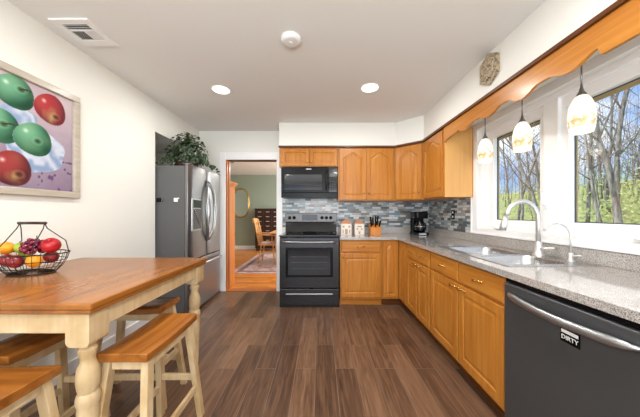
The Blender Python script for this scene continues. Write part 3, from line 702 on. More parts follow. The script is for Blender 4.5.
pts = [(FXF-.015, FY0+.06, .56), (FXF+.03, FY0+.10, .57)]+[(FXF+.035+.01*math.sin(PI*i/8), FY0+.14+(FY1-FY0-.28)*i/8, .575) for i in range(9)]+[(FXF+.03, FY1-.10, .57), (FXF-.015, FY1-.06, .56)]
MB().tube(pts, .015, 10).build('handle', M['slate_light'], fz, smooth=True)
dp = MB().box(FXF-.02, FXF+.002, 2.86, 3.10, .98, 1.36).build('dispenser', M['slate_light'], dl, .004)
MB().box(FXF+.0, FXF+.004, 2.885, 3.075, 1.0, 1.24).build('recess', M['slate_side'], dl, .002)
MB().box(FXF+.001, FXF+.006, 2.885, 3.075, 1.25, 1.345).build('control_screen', M['black_glass'], dl, .002)
pts = [(FXF+.008, 2.89+.17*u, 1.235-.19*math.sin(u*PI/2)**1.6) for u in [i/10 for i in range(11)]]
MB().tube(pts, .006, 8).build('dispenser_trim', M['chrome'], dl, smooth=True)
# magnets
t = thing('magnet_clip', 'black magnetic clip on the refrigerator side nearest the wall corner', 'magnet', (-1.80, FY0+.006, 1.32))
MB().box(-1.835, -1.77, FY0-.008, FY0+.006, 1.315, 1.36).build('clip_body', M['black_plastic'], t, .003); MB().tube([(-1.775, FY0-.012, 1.32), (-1.762, FY0-.018, 1.345), (-1.772, FY0-.012, 1.355)], .003, 6).build('lever', M['satin'], t)
t = thing('magnet_hook', 'small white magnetic hook in the middle of the refrigerator side', 'magnet', (-1.62, FY0+.006, 1.32))
MB().box(-1.645, -1.60, FY0-.004, FY0+.006, 1.315, 1.36).build('plate', M['white_plastic'], t, .003); MB().box(-1.60, -1.583, FY0-.006, FY0+.004, 1.348, 1.362).build('tab', M['white_plastic'], t, .002)

# ivy on top of the refrigerator
t = thing('potted_ivy', 'bushy dark green trailing ivy in a low wicker pot on the refrigerator', 'plant', (-1.66, 3.12, TOP-.02))
PB = TOP-.02
MB().lathe([(.10, 0), (.13, .05), (.135, .09), (.12, .09), (.11, .05), (.09, .03)], (-1.66, 3.12, PB), 24).build('pot', M['wicker'], t, smooth=True)
fl = MB(); st = MB()
def leaf(c, n, up, s):
    n = n.normalized(); u = (up-n*up.dot(n))
    if u.length < 1e-3: u = n.orthogonal()
    u.normalize(); w = n.cross(u)
    P = [(0, -.45), (.42, -.3), (.5, .05), (.25, .35), (0, .62), (-.25, .35), (-.5, .05), (-.42, -.3)]
    vs_ = [fl.bm.verts.new(c+w*a*s+u*b_*s+n*(-.25*a*a)*s) for a, b_ in P]; ctr = fl.bm.verts.new(c+n*.06*s)
    for i in range(8): fl.bm.faces.new((vs_[i], vs_[(i+1)%8], ctr))
rnd = random.Random(3)
for i in range(900):
    th = rnd.uniform(0, 2*PI); ph = rnd.uniform(-.15, 1); r = .21*rnd.uniform(.55, 1.08)
    d = Vector((math.cos(th)*math.cos(ph*PI/2), math.sin(th)*math.cos(ph*PI/2), math.sin(ph*PI/2)))
    c = Vector((-1.655, 3.12, PB+.13))+Vector((d.x*r*1.12, d.y*r*.95, d.z*r*1.5))
    if c.y < 2.86 and c.z < TOP+.01: continue
    c.z = max(c.z, TOP+.035)
    leaf(c, d+Vector((rnd.uniform(-.6,.6), rnd.uniform(-.9,.1), rnd.uniform(-.3,.6))), Vector((rnd.uniform(-1,1), rnd.uniform(-1,1), -.6)), rnd.uniform(.024, .044))
for k in range(9):   # trailing runners
    a = [(.30, -.10), (.33, -.02), (.27, .08), (.20, -.2), (-.2, -.2), (-.27, -.17), (.34, .14), (.1, -.26), (-.05, -.24)][k]
    p0 = Vector((-1.66, 3.12, PB+.1)); p2 = Vector((-1.66+a[0], 3.12+a[1], TOP+.025-(.05 if a[0] > .3 else 0))); p1 = (p0+p2)/2+Vector((0, 0, .11)); path = []
    for j in range(9):
        u = j/8; q = p0*(1-u)**2+p1*2*u*(1-u)+p2*u*u; path.append(q)
        if j > 2:
            for _ in range(2): leaf(q+Vector((rnd.uniform(-.02,.02), rnd.uniform(-.03,.02), rnd.uniform(0,.03))), Vector((rnd.uniform(-.5,.6), -1, rnd.uniform(0,.9))), Vector((0, 0, -1)), rnd.uniform(.026, .044))
    st.tube(path, .003, 5)
fl.build('foliage', M['ivy'], t); st.build('stems', M['ivystem'], t)

# ------------------------------------------------------------------ pendants
def pendant():
    t = thing('pendant_lamp', '', 'pendant lamp', (0, 0, 0), 'pendant lamps over the sink')
    H = SB-1.645
    MB().lathe([(.03, 0), (.055, -.004), (.055, -.014), (.03, -.02)][::-1], (0, 0, H), 20).build('canopy', M['satin'], t, smooth=True)
    MB().lathe([(.004, .235), (.004, H-.01)], (0, 0, 0), 10).build('rod', M['slate'], t, smooth=True)
    MB().lathe([(.026, .203), (.022, .215), (.011, .235), (.007, .255), (.004, .275)], (0,0,0), 20).build('cap', M['slate'], t, smooth=True)
    prof = [(.049, 0), (.056, .03), (.0605, .07), (.060, .10), (.054, .145), (.042, .18), (.028, .203), (.022, .208)]
    inn = [(r-.004, z) for r, z in prof][::-1]
    MB().lathe(prof+inn+[(.049-.0039, 0)], (0,0,0), 32, cap=False).build('shade', M['shade'], t, smooth=True)
    MB().ball((0, 0, .10), .022, 14, 8).build('bulb', M['bulb'], t, smooth=True)
    return t
p0 = pendant()
for i, (y, lb) in enumerate(((2.24, 'mottled glass pendant lamp nearest the maple wall cabinet'), (1.83, 'mottled glass pendant lamp in the middle, above the gooseneck faucet'), (1.415, 'mottled glass pendant lamp nearest the camera, before the larger pane'))):
    p = p0 if i == 0 else copy_tree(p0); p.location = (1.48, y, 1.645); p['label'] = lb
    l = bpy.data.lights.new('pendant_bulb_light', 'POINT'); l.energy = .12; l.color = (1, .86, .66); l.shadow_soft_size = .03
    lo = bpy.data.objects.new('pendant_bulb_light', l); COL.objects.link(lo); lo.location = (1.48, y, 1.645-.01)

# ------------------------------------------------------------------ ceiling fittings
def downlight():
    t = thing('recessed_light', '', 'ceiling light', (0, 0, 0), 'recessed ceiling lights')
    MB().lathe([(.075, 0), (.095, -.002), (.098, -.006), (.098, 0)][::-1], (0,0,0), 32, cap=False).build('trim_ring', M['white_plastic'], t, smooth=True)
    MB().lathe([(.078, -.0), (.078, -.004), (.02, -.006)], (0,0,0), 32).build('lens', M['lampglow'], t, smooth=True)
    return t
d0 = downlight()
for i, (x, y) in enumerate(LAMPS[:2]):
    d = d0 if i == 0 else copy_tree(d0); d.location = (x, y, ZC); d['label'] = ('round lit recessed ceiling light on the left, toward the refrigerator', 'round lit recessed ceiling light on the right, toward the wall cabinets')[i]
t = thing('smoke_detector', 'round white smoke detector flat on the kitchen ceiling', 'smoke detector', (-.207, 1.786, ZC-.03))
MB().lathe([(.045, -.034), (.062, -.03), (.070, -.015), (.072, 0)], (-.207, 1.786, ZC), 32).build('body', M['white_plastic'], t, smooth=True)
MB().lathe([(.012, -.037), (.014, -.034)], (-.207, 1.786, ZC), 16).build('button', M['trimwhite'], t)
# louvred air vent
VX0, VX1, VY0, VY1 = -1.745, -1.49, 1.60, 1.86
t = thing('ceiling_vent', 'white louvred air vent in the kitchen ceiling by the left wall', 'vent', ((VX0+VX1)/2, (VY0+VY1)/2, ZC))
mb = MB(); f = .045
mb.box(VX0, VX1, VY0, VY0+f, ZC-.012, ZC); mb.box(VX0, VX1, VY1-f-.02, VY1, ZC-.012, ZC); mb.box(VX0, VX0+f, VY0+f, VY1-f-.02, ZC-.012, ZC); mb.box(VX1-f, VX1, VY0+f, VY1-f-.02, ZC-.012, ZC); mb.box(VX0+f, VX1-f, VY0+f+.05, VY0+f+.062, ZC-.012, ZC)
mb.build('frame', M['white_plastic'], t, .003)
MB().box(VX0+f, VX1-f, VY0+f, VY1-f-.02, ZC-.002, ZC-.0005).build('duct', M['matte_black'], t)
for j in range(3):
    y = VY0+f+.008+j*.016; MB().hexa([(VX0+f,y,ZC-.012),(VX1-f,y,ZC-.012),(VX1-f,y+.002,ZC-.012),(VX0+f,y+.002,ZC-.012),(VX0+f,y+.006,ZC-.003),(VX1-f,y+.006,ZC-.003),(VX1-f,y+.008,ZC-.003),(VX0+f,y+.008,ZC-.003)]).build('louvre', M['white_plastic'], t)
xm = (VX0+VX1)/2; ya, yb = VY0+f+.062, VY1-f-.02
for j in range(12):
    s = 1 if j < 6 else -1; x = VX0+f+.008+j*(VX1-VX0-2*f-.01)/12; dx = .012*s*-1
    a, b_ = x, x+dx*.8
    MB().hexa([(a,ya,ZC-.012),(a+.002,ya,ZC-.012),(a+.002,yb,ZC-.012),(a,yb,ZC-.012),(b_,ya,ZC-.003),(b_+.002,ya,ZC-.003),(b_+.002,yb,ZC-.003),(b_,yb,ZC-.003)]).build('louvre', M['white_plastic'], t)

# hexagonal plaque on the soffit
py, pz = 1.94, 2.305
t = thing('hexagon_plaque', 'carved beige hexagonal wall plaque on the soffit above the valance', 'wall decoration', (1.325, py, 2.19))
def hexo(s): return [(py+a*s, pz+b_*s) for a, b_ in ((0, .125), (.10, .07), (.10, -.07), (0, -.125), (-.10, -.07), (-.10, .07))]
MB().prism(hexo(1), 'x', 1.30, 1.325).build('backing', M['plaque'], t, .005); MB().prism(hexo(.72), 'x', 1.288, 1.302).build('raised_centre', M['plaque'], t, .004)
MB().lathe([(.03, .0), (.026, -.008), (.01, -.012)], (1.288, py, pz), 12, 'x').build('rosette', M['plaque'], t, smooth=True)

# ------------------------------------------------------------------ counter items
def house(x, y, w, h, lb, doorkind):
    t = thing('house_canister', lb, 'canister', (x, y, Z1), 'house-shaped canisters on the counter'); d = w*.9; hb = h*.72
    b_ = MB().box(x-w/2, x+w/2, y-d/2, y+d/2, Z1, Z1+hb).build('house_body', M['ceramic'], t, .004)
    e = .012; mb = MB(); mb.hexa([(x-w/2-e,y-d/2-e,Z1+hb),(x+w/2+e,y-d/2-e,Z1+hb),(x+w/2+e,y+d/2+e,Z1+hb),(x-w/2-e,y+d/2+e,Z1+hb),(x-w*.16,y-d*.1,Z1+h*.93),(x+w*.16,y-d*.1,Z1+h*.93),(x+w*.16,y+d*.1,Z1+h*.93),(x-w*.16,y+d*.1,Z1+h*.93)])
    mb.build('roof_lid', M['terracotta'], t, .003); MB().box(x-.016, x+.016, y-.016, y+.016, Z1+h*.92, Z1+h).build('chimney_knob', M['terracotta'], t, .003)
    f = y-d/2-.0015; mb = MB()
    if doorkind:
        mb.box(x-.018, x+.018, f, f+.002, Z1+.012, Z1+.085)
        for s in (-1, 1): mb.box(x+s*.045-.007, x+s*.045+.007, f, f+.002, Z1+.025, Z1+.075); mb.box(x+s*.04-.013, x+s*.04+.013, f, f+.002, Z1+.105, Z1+.13)
    else:
        mb.box(x-.03, x+.03, f, f+.002, Z1+.108, Z1+.125); mb.box(x-.02, x+.02, f, f+.002, Z1+.05, Z1+.056)
        for s in (-1, 1): mb.box(x+s*.03-.01, x+s*.03+.01, f, f+.002, Z1+.07, Z1+.092)
        mb.box(x-.012, x+.012, f, f+.002, Z1+.012, Z1+.045)
    mb.build('painted_windows', M['faded'], b_)
house(.365, 3.52, .145, .225, 'white house-shaped canister with painted door, next to the range', True)
house(.55, 3.54, .135, .22, 'white house-shaped canister with painted sign, next to the knife block', False)
# knife block
t = thing('knife_block', 'honey wood knife block full of black-handled knives', 'knife block', (.77, 3.53, Z1))
MB().prism([(3.45, Z1), (3.62, Z1), (3.62, Z1+.15), (3.55, Z1+.155), (3.45, Z1+.095)], 'x', .70, .845).build('block', M['blockwood'], t, .004)
for i, (dx, dy, h) in enumerate(((-.05, .0, .10), (-.025, .03, .13), (0, 0, .09), (.028, .035, .15), (.05, .005, .10), (0.01, .06, .14), (-.045, .06, .12))):
    x, y = .772+dx*1.15, 3.49+dy; z = Z1+.105+dy*.65; h *= .9
    MB().tube([(x, y+.0, z), (x, y-.012, z+h*.4), (x+dx*.25, y-.03, z+h)], .009, 8, radii=[.010, .012, .011], flat=1.3).build('knife_handle', M['black_plastic'], t, smooth=True)
# coffee maker
cx, cy = 1.40, 3.53
t = thing('coffee_maker', 'black drip coffee maker in the counter corner', 'coffee maker', (cx, cy, Z1))
MB().prism(rrect(cx-.10, cx+.10, cy-.12, cy+.12, .04), 'z', Z1, Z1+.035).build('base', M['black_plastic'], t, .004)
MB().prism(rrect(cx-.09, cx+.09, cy+.04, cy+.12, .03), 'z', Z1+.035, Z1+.32).build('water_tower', M['black_plastic'], t, .004)
MB().prism(rrect(cx-.095, cx+.095, cy-.11, cy+.12, .05), 'z', Z1+.23, Z1+.325).build('brew_head', M['black_plastic'], t, .008)
MB().lathe([(.055, 0), (.072, .03), (.074, .08), (.055, .13), (.05, .15)], (cx, cy-.04, Z1+.04), 24).build('carafe', M['window_glass_dark'], t, smooth=True)
MB().tube([(cx+.02, cy-.11, Z1+.17), (cx+.03, cy-.15, Z1+.16), (cx+.03, cy-.15, Z1+.08), (cx+.02, cy-.115, Z1+.07)], .008, 8).build('carafe_handle', M['black_plastic'], t, smooth=True)
MB().lathe([(.073, .0), (.076, .0), (.076, .008), (.073, .008)], (cx, cy-.04, Z1+.115), 24, cap=False).build('carafe_band', M['chrome'], t, smooth=True)
MB().box(cx-.05, cx+.05, cy-.123, cy-.119, Z1+.008, Z1+.028).build('switch_panel', M['slate_light'], t)

# ------------------------------------------------------------------ counter-height table
TX0, TX1, TY0, TY1, TH = -1.825, -.864, .94, 1.92, .848
t = thing('kitchen_table', 'square counter-height table with honey top and cream turned legs', 'table', ((TX0+TX1)/2, (TY0+TY1)/2, 0))
MB().box(TX0, TX1, TY0, TY1, TH-.026, TH).build('tabletop', M['tabletop'], t, .006, seg=3)
MB().box(TX0+.006, TX1-.006, TY0+.006, TY1-.006, TH-.044, TH-.0262).build('top_moulding', M['tabletop'], t, .005)
LX = (TX0+.065, TX1-.068); LY = (TY0+.065, TY1-.062); AZ0, AZ1 = .722, TH-.045; q = .046
for (x0, x1, y0, y1) in ((LX[0]+q, LX[1]-q, LY[0]-.034, LY[0]-.012), (LX[0]+q, LX[1]-q, LY[1]+.012, LY[1]+.034), (LX[0]-.034, LX[0]-.012, LY[0]+q, LY[1]-q), (LX[1]+.012, LX[1]+.034, LY[0]+q, LY[1]-q)):
    a = MB().box(x0, x1, y0, y1, AZ0, AZ1).build('apron', M['cream'], t, .002)
prof = [(.020, 0), (.026, .004), (.030, .02), (.026, .035), (.022, .05), (.030, .07), (.033, .09), (.040, .20), (.046, .32), (.048, .40), (.044, .415), (.050, .43), (.053, .45), (.048, .468), (.040, .475), (.046, .49), (.051, .52), (.051, .55), (.045, .575), (.036, .59), (.032, .605), (.034, .62), (.041, .635), (.041, .648), (.034, .655), (.034, .675)]
for x in LX:
    for y in LY:
        mb = MB(); mb.lathe([(r_*.76, h_) for r_, h_ in prof], (x, y, 0), 28)
        z0, z1, r = .672, AZ1, .022
        o = [(-q, z1), (-q, z0+r)]+[(-q+r*(1-math.cos(a)), z0+r-r*math.sin(a)) for a in (PI/8, PI/4, 3*PI/8, PI/2)]+[(q-r*(1-math.cos(a)), z0+r-r*math.sin(a)) for a in (PI/2, 3*PI/8, PI/4, PI/8)]+[(q, z0+r), (q, z1)]
        mb.prism([(x+a, b_) for a, b_ in o], 'y', y-q, y+q)
        sharp(mb.build('leg', M['cream'], t), 35)

# ------------------------------------------------------------------ stools
def stool():
    t = thing('saddle_stool', '', 'stool', (0, 0, 0), 'saddle stools around the kitchen table')
    SL, SW, SH = .42, .215, .612
    mb = MB(); n = 12; rows = []
    for i in range(n+1):
        v = -1+2*i/n; y = v*SL/2; z = SH-.007*(1-v*v)
        row = []
        for (u, dz) in ((-1, -.004), (-.9, 0), (-.4, 0), (.4, 0), (.9, 0), (1, -.004)): row.append(mb.bm.verts.new((u*SW/2, y, z+dz)))
        rows.append((row, [mb.bm.verts.new((-SW/2, y, z-.036)), mb.bm.verts.new((SW/2, y, z-.036))]))
    for (a, al), (b_, bl) in zip(rows, rows[1:]):
        for k in range(5): mb.bm.faces.new((a[k], a[k+1], b_[k+1], b_[k]))
        mb.bm.faces.new((al[0], bl[0], bl[1], al[1])); mb.bm.faces.new((a[0], b_[0], bl[0], al[0])); mb.bm.faces.new((a[5], al[1], bl[1], b_[5]))
    for (a, al) in (rows[0], rows[-1]): mb.bm.faces.new(a+[al[1], al[0]])
    sharp(mb.build('seat', M['seat'], t, .003), 40)
    zt = SH-.048; tx, ty, fx, fy = .080, .165, .118, .235
    def at(sx, sy, z):
        k = 1-z/zt; return Vector((sx*(tx+(fx-tx)*k), sy*(ty+(fy-ty)*k), z))
    for sx in (-1, 1):
        for sy in (-1, 1): MB().bar(at(sx, sy, 0), at(sx, sy, zt+(.012 if 1 else 0)), .030, .038, .032, .042).build('leg', M['cream'], t, .003)
    def rail(a, b_, w, h):
        d = (b_-a).normalized(); s = Vector((-d.y, d.x, 0))*w/2; u = Vector((0, 0, h/2))
        P = [a-s-u, b_-s-u, b_+s-u, a+s-u, a-s+u, b_-s+u, b_+s+u, a+s+u]; return MB().hexa([tuple(p) for p in P])
    for s in (-1, 1):
        o = .018
        a, b_ = at(s, -1, zt-.018), at(s, 1, zt-.018); a.y += o; b_.y -= o; rail(a, b_, .02, .036).build('seat_rail', M['cream'], t)
        a, b_ = at(-1, s, zt-.018), at(1, s, zt-.018); a.x += o; b_.x -= o; rail(a, b_, .02, .036).build('seat_rail', M['cream'], t)
        a, b_ = at(s, -1, .19), at(s, 1, .19); a.y += o; b_.y -= o; rail(a, b_, .018, .034).build('stretcher', M['cream'], t, .002)
        a, b_ = at(-1, s, .25), at(1, s, .25); a.x += .014; b_.x -= .014; rail(a, b_, .018, .034).build('stretcher', M['cream'], t, .002)
    return t
s0 = stool()
for i, (x, y, rz, lb) in enumerate((
    (-.818, 1.235, .0, 'saddle stool with honey seat, fully in view at the right side of the table'),
    (-1.185, 1.63, PI/2, 'saddle stool tucked under the far side of the table, toward the refrigerator'),
    (-1.20, .852, PI/2, 'saddle stool in front of the table near side, seat corner at lower left'),
    (-1.36, 1.215, 0.0, 'saddle stool tucked under the table along the left wall'))):
    s = s0 if i == 0 else copy_tree(s0); s.location = (x, y, 0); s.rotation_euler = (0, 0, rz); s['label'] = lb

# ------------------------------------------------------------------ fruit basket and fruit
BX, BY = -1.635, 1.42
t = thing('wire_basket', 'oval dark wire fruit basket with a wooden handle on the table', 'basket', (BX, BY, TH))
a_, b_, hh = .175, .125, .115
def ell(k, z, n=40): return [(BX+a_*k*math.cos(2*PI*i/n), BY+b_*k*math.sin(2*PI*i/n), z) for i in range(n)]
mb = MB()
for k, z, r in ((1, TH+hh, .0035), (.93, TH+.075, .002), (.82, TH+.04, .002), (.62, TH+.004, .0035)): mb.tube(ell(k, z), r, 6, closed=True)
mb.build('rim_rings', M['wire'], t, smooth=True)
mb = MB()
for i in range(28):
    a = 2*PI*i/28; mb.tube([(BX+a_*k*math.cos(a), BY+b_*k*math.sin(a), z) for k, z in ((1, TH+hh), (.93, TH+.075), (.82, TH+.04), (.62, TH+.004), (.2, TH+.004))], .0014, 5)
mb.build('side_wires', M['wire'], t, smooth=True)
mb = MB(); HZ = TH+.285
for s in (-1, 1):
    mb = MB()
    for e in (-1, 1):
        mb.tube([(BX+s*.07, BY, HZ), (BX+s*.075, BY+e*.01, HZ-.03), (BX+s*(.13 if e > 0 else .085), BY+e*.06, TH+.18), (BX+s*(.165 if e > 0 else .11), BY+e*b_*(.35 if e > 0 else .78), TH+hh)], .0025, 6)
    mb.build('bail', M['wire'], t, smooth=True)
MB().tube([(BX-.078, BY, HZ), (BX+.078, BY, HZ)], .008, 10).build('handle', M['darkwood'], t, smooth=True)
def fr(kind, dx, dy, z, r, lb, tilt=(0, 0)):
    nm, mt = {'o': ('orange', 'orange'), 'r': ('red_apple', 'redapple'), 'd': ('red_apple', 'darkapple'), 'g': ('green_apple', 'greenapple')}[kind]
    t = thing(nm, lb, 'orange' if kind == 'o' else 'apple', (0, 0, 0), 'fruit in the wire basket')
    r *= .94
    MB().ball((0, 0, 0), r, 24, 16, 0 if kind == 'o' else .28).build('flesh', M[mt], t, smooth=True)
    if kind == 'o': MB().lathe([(.004, 0), (.003, .002)], (0, 0, r-.001), 8).build('stem_button', M['stem'], t)
    else: MB().tube([(0, 0, r*.62), (.002, 0, r*.9), (.006, 0, r*1.12)], .0016, 6).build('stem', M['stem'], t, smooth=True)
    t.location = (BX+dx, BY+dy, TH+z+.018); t.rotation_euler = (tilt[0], tilt[1], 0)
fr('r', .118, -.01, .142, .045, 'large shiny red apple on top at the right end of the basket', (.5, .4))
fr('o', .075, -.055, .062, .036, 'orange low at the right end of the basket')
fr('d', -.015, -.065, .062, .038, 'dark red apple low at the front middle of the basket', (.9, 0))
fr('d', -.088, -.042, .064, .035, 'mottled red apple low, left of the dark red apple', (.8, -.4))
fr('g', -.055, .0, .128, .036, 'green apple on top, left of the grapes', (.3, -.2))
fr('o', -.122, -.02, .127, .037, 'orange on top at the left end of the basket')
fr('g', -.1, .045, .066, .033, 'green apple low at the left end of the basket')
fr('d', .06, .045, .068, .036, 'dark red apple at the back of the basket behind the grapes', (.2, .4))
t = thing('grape_bunch', 'bunch of dark red grapes piled in the middle of the basket', 'grapes', (BX+.03, BY, TH+.1), 'fruit in the wire basket')
mb = MB(); rnd = random.Random(5); pl = []
for k in range(400):
    c = Vector((BX+.032+rnd.uniform(-.052, .045), BY-.01+rnd.uniform(-.055, .055), TH+.133+rnd.uniform(-.01, .06)))
    e = ((c.x-BX-.028)/.055)**2+((c.y-BY+.01)/.058)**2+((c.z-TH-.153)/.045)**2
    if e > 1 or any((c-p).length < .0175 for p in pl): continue
    pl.append(c); mb.ball(c, .0112, 10, 7)
mb.build('grapes', M['grape'], t, smooth=True)
MB().tube([(BX+.03, BY-.01, TH+.165), (BX+.028, BY, TH+.195), (BX+.02, BY+.005, TH+.212)], .0022, 6).build('stem', M['ivystem'], t, smooth=True)

# ------------------------------------------------------------------ framed print on the left wall
PY0, PY1, PZ0, PZ1 = .72, 1.893, 1.30, 2.06
t = thing('framed_print', 'framed print of green and red apples on the left wall', 'picture', (XL, (PY0+PY1)/2, PZ0))
mb = MB(); f = .045
for (y0, y1, z0, z1) in ((PY0, PY1, PZ0, PZ0+f), (PY0, PY1, PZ1-f, PZ1), (PY0, PY0+f, PZ0+f, PZ1-f), (PY1-f, PY1, PZ0+f, PZ1-f)): mb.box(XL, XL+.028, y0, y1, z0, z1)
mb.build('frame', M['frame'], t, .005)
ya, yb, za, zb = PY0+f-.005, PY1-f+.005, PZ0+f-.005, PZ1-f+.005
NX, NZ = 300, 190
import math as _m
def vnoise(x, y):
    xi, yi = _m.floor(x), _m.floor(y); fx, fy = x-xi, y-yi; fx = fx*fx*(3-2*fx); fy = fy*fy*(3-2*fy)
    h = lambda a, b: (_m.sin(a*127.1+b*311.7)*43758.5453) % 1
    return (h(xi, yi)*(1-fx)+h(xi+1, yi)*fx)*(1-fy)+(h(xi, yi+1)*(1-fx)+h(xi+1, yi+1)*fx)*fy
mixc = lambda a, b, k: tuple(a[i]*(1-k)+b[i]*k for i in range(3))
GL, GD = (112, 172, 136), (10, 60, 40)
APP = [  # y, z, ry, rz, light, dark, dimple dy, dz, stem?
 (1.484, 1.455, .105, .105, (160, 56, 56), (66, 20, 28), .035, -.03, 0, 1),
 (1.27, 1.47, .12, .11, GL, GD, .02, .02, 1, 0), (1.02, 1.50, .12, .12, (190, 50, 50), (90, 16, 26), -.03, .03, 1, 1), (.86, 1.72, .12, .11, GL, GD, .0, .03, 1, 0),
 (1.425, 1.69, .105, .10, GL, GD, .02, .015, 1, 0), (1.21, 1.76, .12, .11, (196, 56, 52), (96, 18, 28), .02, .04, 1, 1),
 (1.50, 1.915, .105, .10, GL, GD, .03, .03, 1, 0), (1.05, 1.90, .12, .11, GL, GD, .02, .03, 1, 0), (1.31, 1.95, .1, .09, GL, GD, .0, .03, 1, 0),
 (1.700, 1.893, .10, .102, (178, 48, 54), (88, 16, 28), .03, -.04, 0, 1),
 (1.60, 1.66, .108, .105, GL, GD, .02, -.005, 0, 0)]
def paint(y, z):
    n = vnoise(y*9, z*9)*.6+vnoise(y*31, z*31)*.4
    k = (z-za)/(zb-za); bgc = mixc((128, 108, 134), (202, 184, 188), min(1, k*1.1+.25*(n-.5)))
    bgc = mixc(bgc, (168, 154, 166), .5*vnoise(y*5+3, z*7))
    if z < 1.56 and y > 1.62:
        d = vnoise(y*48, z*40)
        if d > .80: bgc = mixc(bgc, (84, 54, 104), .7)
    # folded pale cloth
    cl = _m.hypot((y-1.62)/.17, (z-1.60)/.15); cl2 = _m.hypot((y-1.52)/.10, (z-1.79)/.05)
    for q_ in (cl+.25*(vnoise(y*14, z*14)-.5), cl2+.3*(vnoise(y*14+7, z*14)-.5)):
        if q_ < 1: bgc = mixc((200, 206, 220), (136, 156, 190), .5+.5*_m.sin(y*22+z*34+9*n))
    c = bgc
    for (ay, az, ry, rz, L_, D_, dy, dz, stm, red) in APP:
        u, v_ = (y-ay)/ry, (z-az)/rz; r = _m.hypot(u, v_)*(1+.04*_m.sin(3*_m.atan2(v_, u)+1))
        if r < 1:
            s = max(0, 1-((u+.35)**2+(v_-.4)**2)*.62); c = mixc(D_, L_, s**1.15); c = mixc(c, mixc(L_, (210, 200, 140), .4), .35*vnoise(y*17+ay*9, z*15))
            if red: c = mixc(c, (186, 168, 104), max(0, .75-1.3*_m.hypot(u-.05, v_+.45)+.5*(vnoise(y*40, z*22)-.5)))
            dd = _m.hypot((y-ay-dy)/.022, (z-az-dz)/.018)
            if dd < 1: c = mixc(mixc(D_, (60, 50, 30), .6), c, dd**1.3)
            elif dd < 2.2: c = mixc(mixc(c, (190, 176, 110) if red else (150, 200, 150), .22), c, (dd-1)/.8)
            hl = _m.hypot(u+.42, v_-.42)
            if hl < .2: c = mixc((240, 250, 244), c, (hl/.2)**.6)
            if r > .96: c = mixc(c, bgc, .5*(r-.96)/.04)
        if stm:
            sy, sz = y-ay-dy, z-az-dz
            if 0 < sy < .055 and abs(sz-.012*_m.sin(sy*40)) < .0045: c = (64, 44, 30)
    return c
verts, faces, cols = [], [], []
org = Vector((XL, (PY0+PY1)/2, PZ0))
for j in range(NZ+1):
    for i in range(NX+1):
        y = ya+(yb-ya)*i/NX; z = za+(zb-za)*j/NZ; verts.append((.010, y-org.y, z-org.z)); cols.append(paint(y, z))
for j in range(NZ):
    for i in range(NX):
        a = j*(NX+1)+i; faces.append((a, a+1, a+NX+2, a+NX+1))
me = bpy.data.meshes.new('canvas'); me.from_pydata(verts, [], faces); at_ = me.color_attributes.new('Col', 'FLOAT_COLOR', 'POINT')
flat = []
for c in cols: flat += list(srgb(*c))
at_.data.foreach_set('color', flat); me.materials.append(M['print'])
cv = bpy.data.objects.new('printed_canvas', me); COL.objects.link(cv); cv.parent = t
MB().box(XL, XL+.009, ya, yb, za, zb).build('backing_board', M['frame'], t)

# ------------------------------------------------------------------ dining room
t = thing('pine_hutch', 'orange pine cabinet standing just inside the doorway on the left', 'cabinet', (-1.85, 4.1, 0))
HB = MB().box(-2.25, -1.455, 3.945, 4.26, .06, 1.62).build('carcass', M['hutch'], t, .003)
mb = MB(); mb.box(-2.26, -1.45, 3.94, 4.28, 0, .07); mb.build('plinth', M['hutch'], t, .003)
mb = MB(); mb.hexa([(-2.25,3.945,1.62),(-1.455,3.945,1.62),(-1.455,4.26,1.62),(-2.25,4.26,1.62),(-2.29,3.935,1.68),(-1.425,3.935,1.68),(-1.425,4.31,1.68),(-2.29,4.31,1.68)]); mb.box(-2.30, -1.418, 3.935, 4.32, 1.68, 1.70); mb.build('cornice', M['hutch'], t)
for x0 in (-2.24, -1.84):
    for z0, z1 in ((.09, .80), (.85, 1.60)):
        T = frame_M((x0+.385, 4.281, z0), (-1, 0, 0)); mb = MB(); door_panel(mb, .38, z1-z0, T, 0); d = mb.build('door', M['hutch'], t)
for z in (.92, .34): MB().lathe([(.008, 0), (.016, .012), (.018, .026), (.004, .032)], (-1.49, 4.281, z), 12, 'y').build('knob', M['matte_black'], t, smooth=True)
t = thing('oval_mirror', 'oval gold-framed mirror on the sage green dining room wall', 'mirror', (-2.59, 8.2, 1.06))
mb = MB(); ov = [(-2.59+.26*math.copysign(abs(math.cos(a))**.8, math.cos(a)), 8.175, 1.52+.46*math.copysign(abs(math.sin(a))**.8, math.sin(a))) for a in [2*PI*i/48 for i in range(48)]]
mb.tube(ov, .022, 8, closed=True); mb.build('frame', M['brass'], t, smooth=True)
MB().prism([(p[0], p[2]) for p in ov], 'y', 8.18, 8.198).build('mirror_glass', M['mirror'], t)
t = thing('apothecary_cabinet', 'dark wooden multi-drawer cabinet against the sage green wall', 'cabinet', (-1.5, 8.0, 0))
MB().box(-2.03, -.75, 7.82, 8.175, .08, 1.30).build('carcass', M['darkwood'], t, .004); MB().box(-2.05, -.73, 7.80, 8.178, 1.30, 1.33).build('top', M['darkwood'], t, .004)
for x in (-2.0, -.79): MB().box(x, x+.04, 7.84, 8.15, 0, .08).build('foot', M['darkwood'], t)
for i in range(5):
    for j in range(8):
        x0 = -2.01+i*.25; z0 = .11+j*.147
        d = MB().box(x0+.01, x0+.24, 7.805, 7.82, z0+.006, z0+.138).build('drawer', M['darkwood'], t, .003)
        MB().box(x0+.07, x0+.18, 7.795, 7.805, z0+.075, z0+.092).build('label_pull', M['satin'], d, .002)
rg = thing('dining_rug', 'faded pink and grey patterned rug under the dining table', 'rug', (-.4, 6.1, 0))
MB().box(-1.78, 1.0, 4.9, 7.4, 0, .012).build('field', M['rug'], rg, .003)
mb = MB(); 
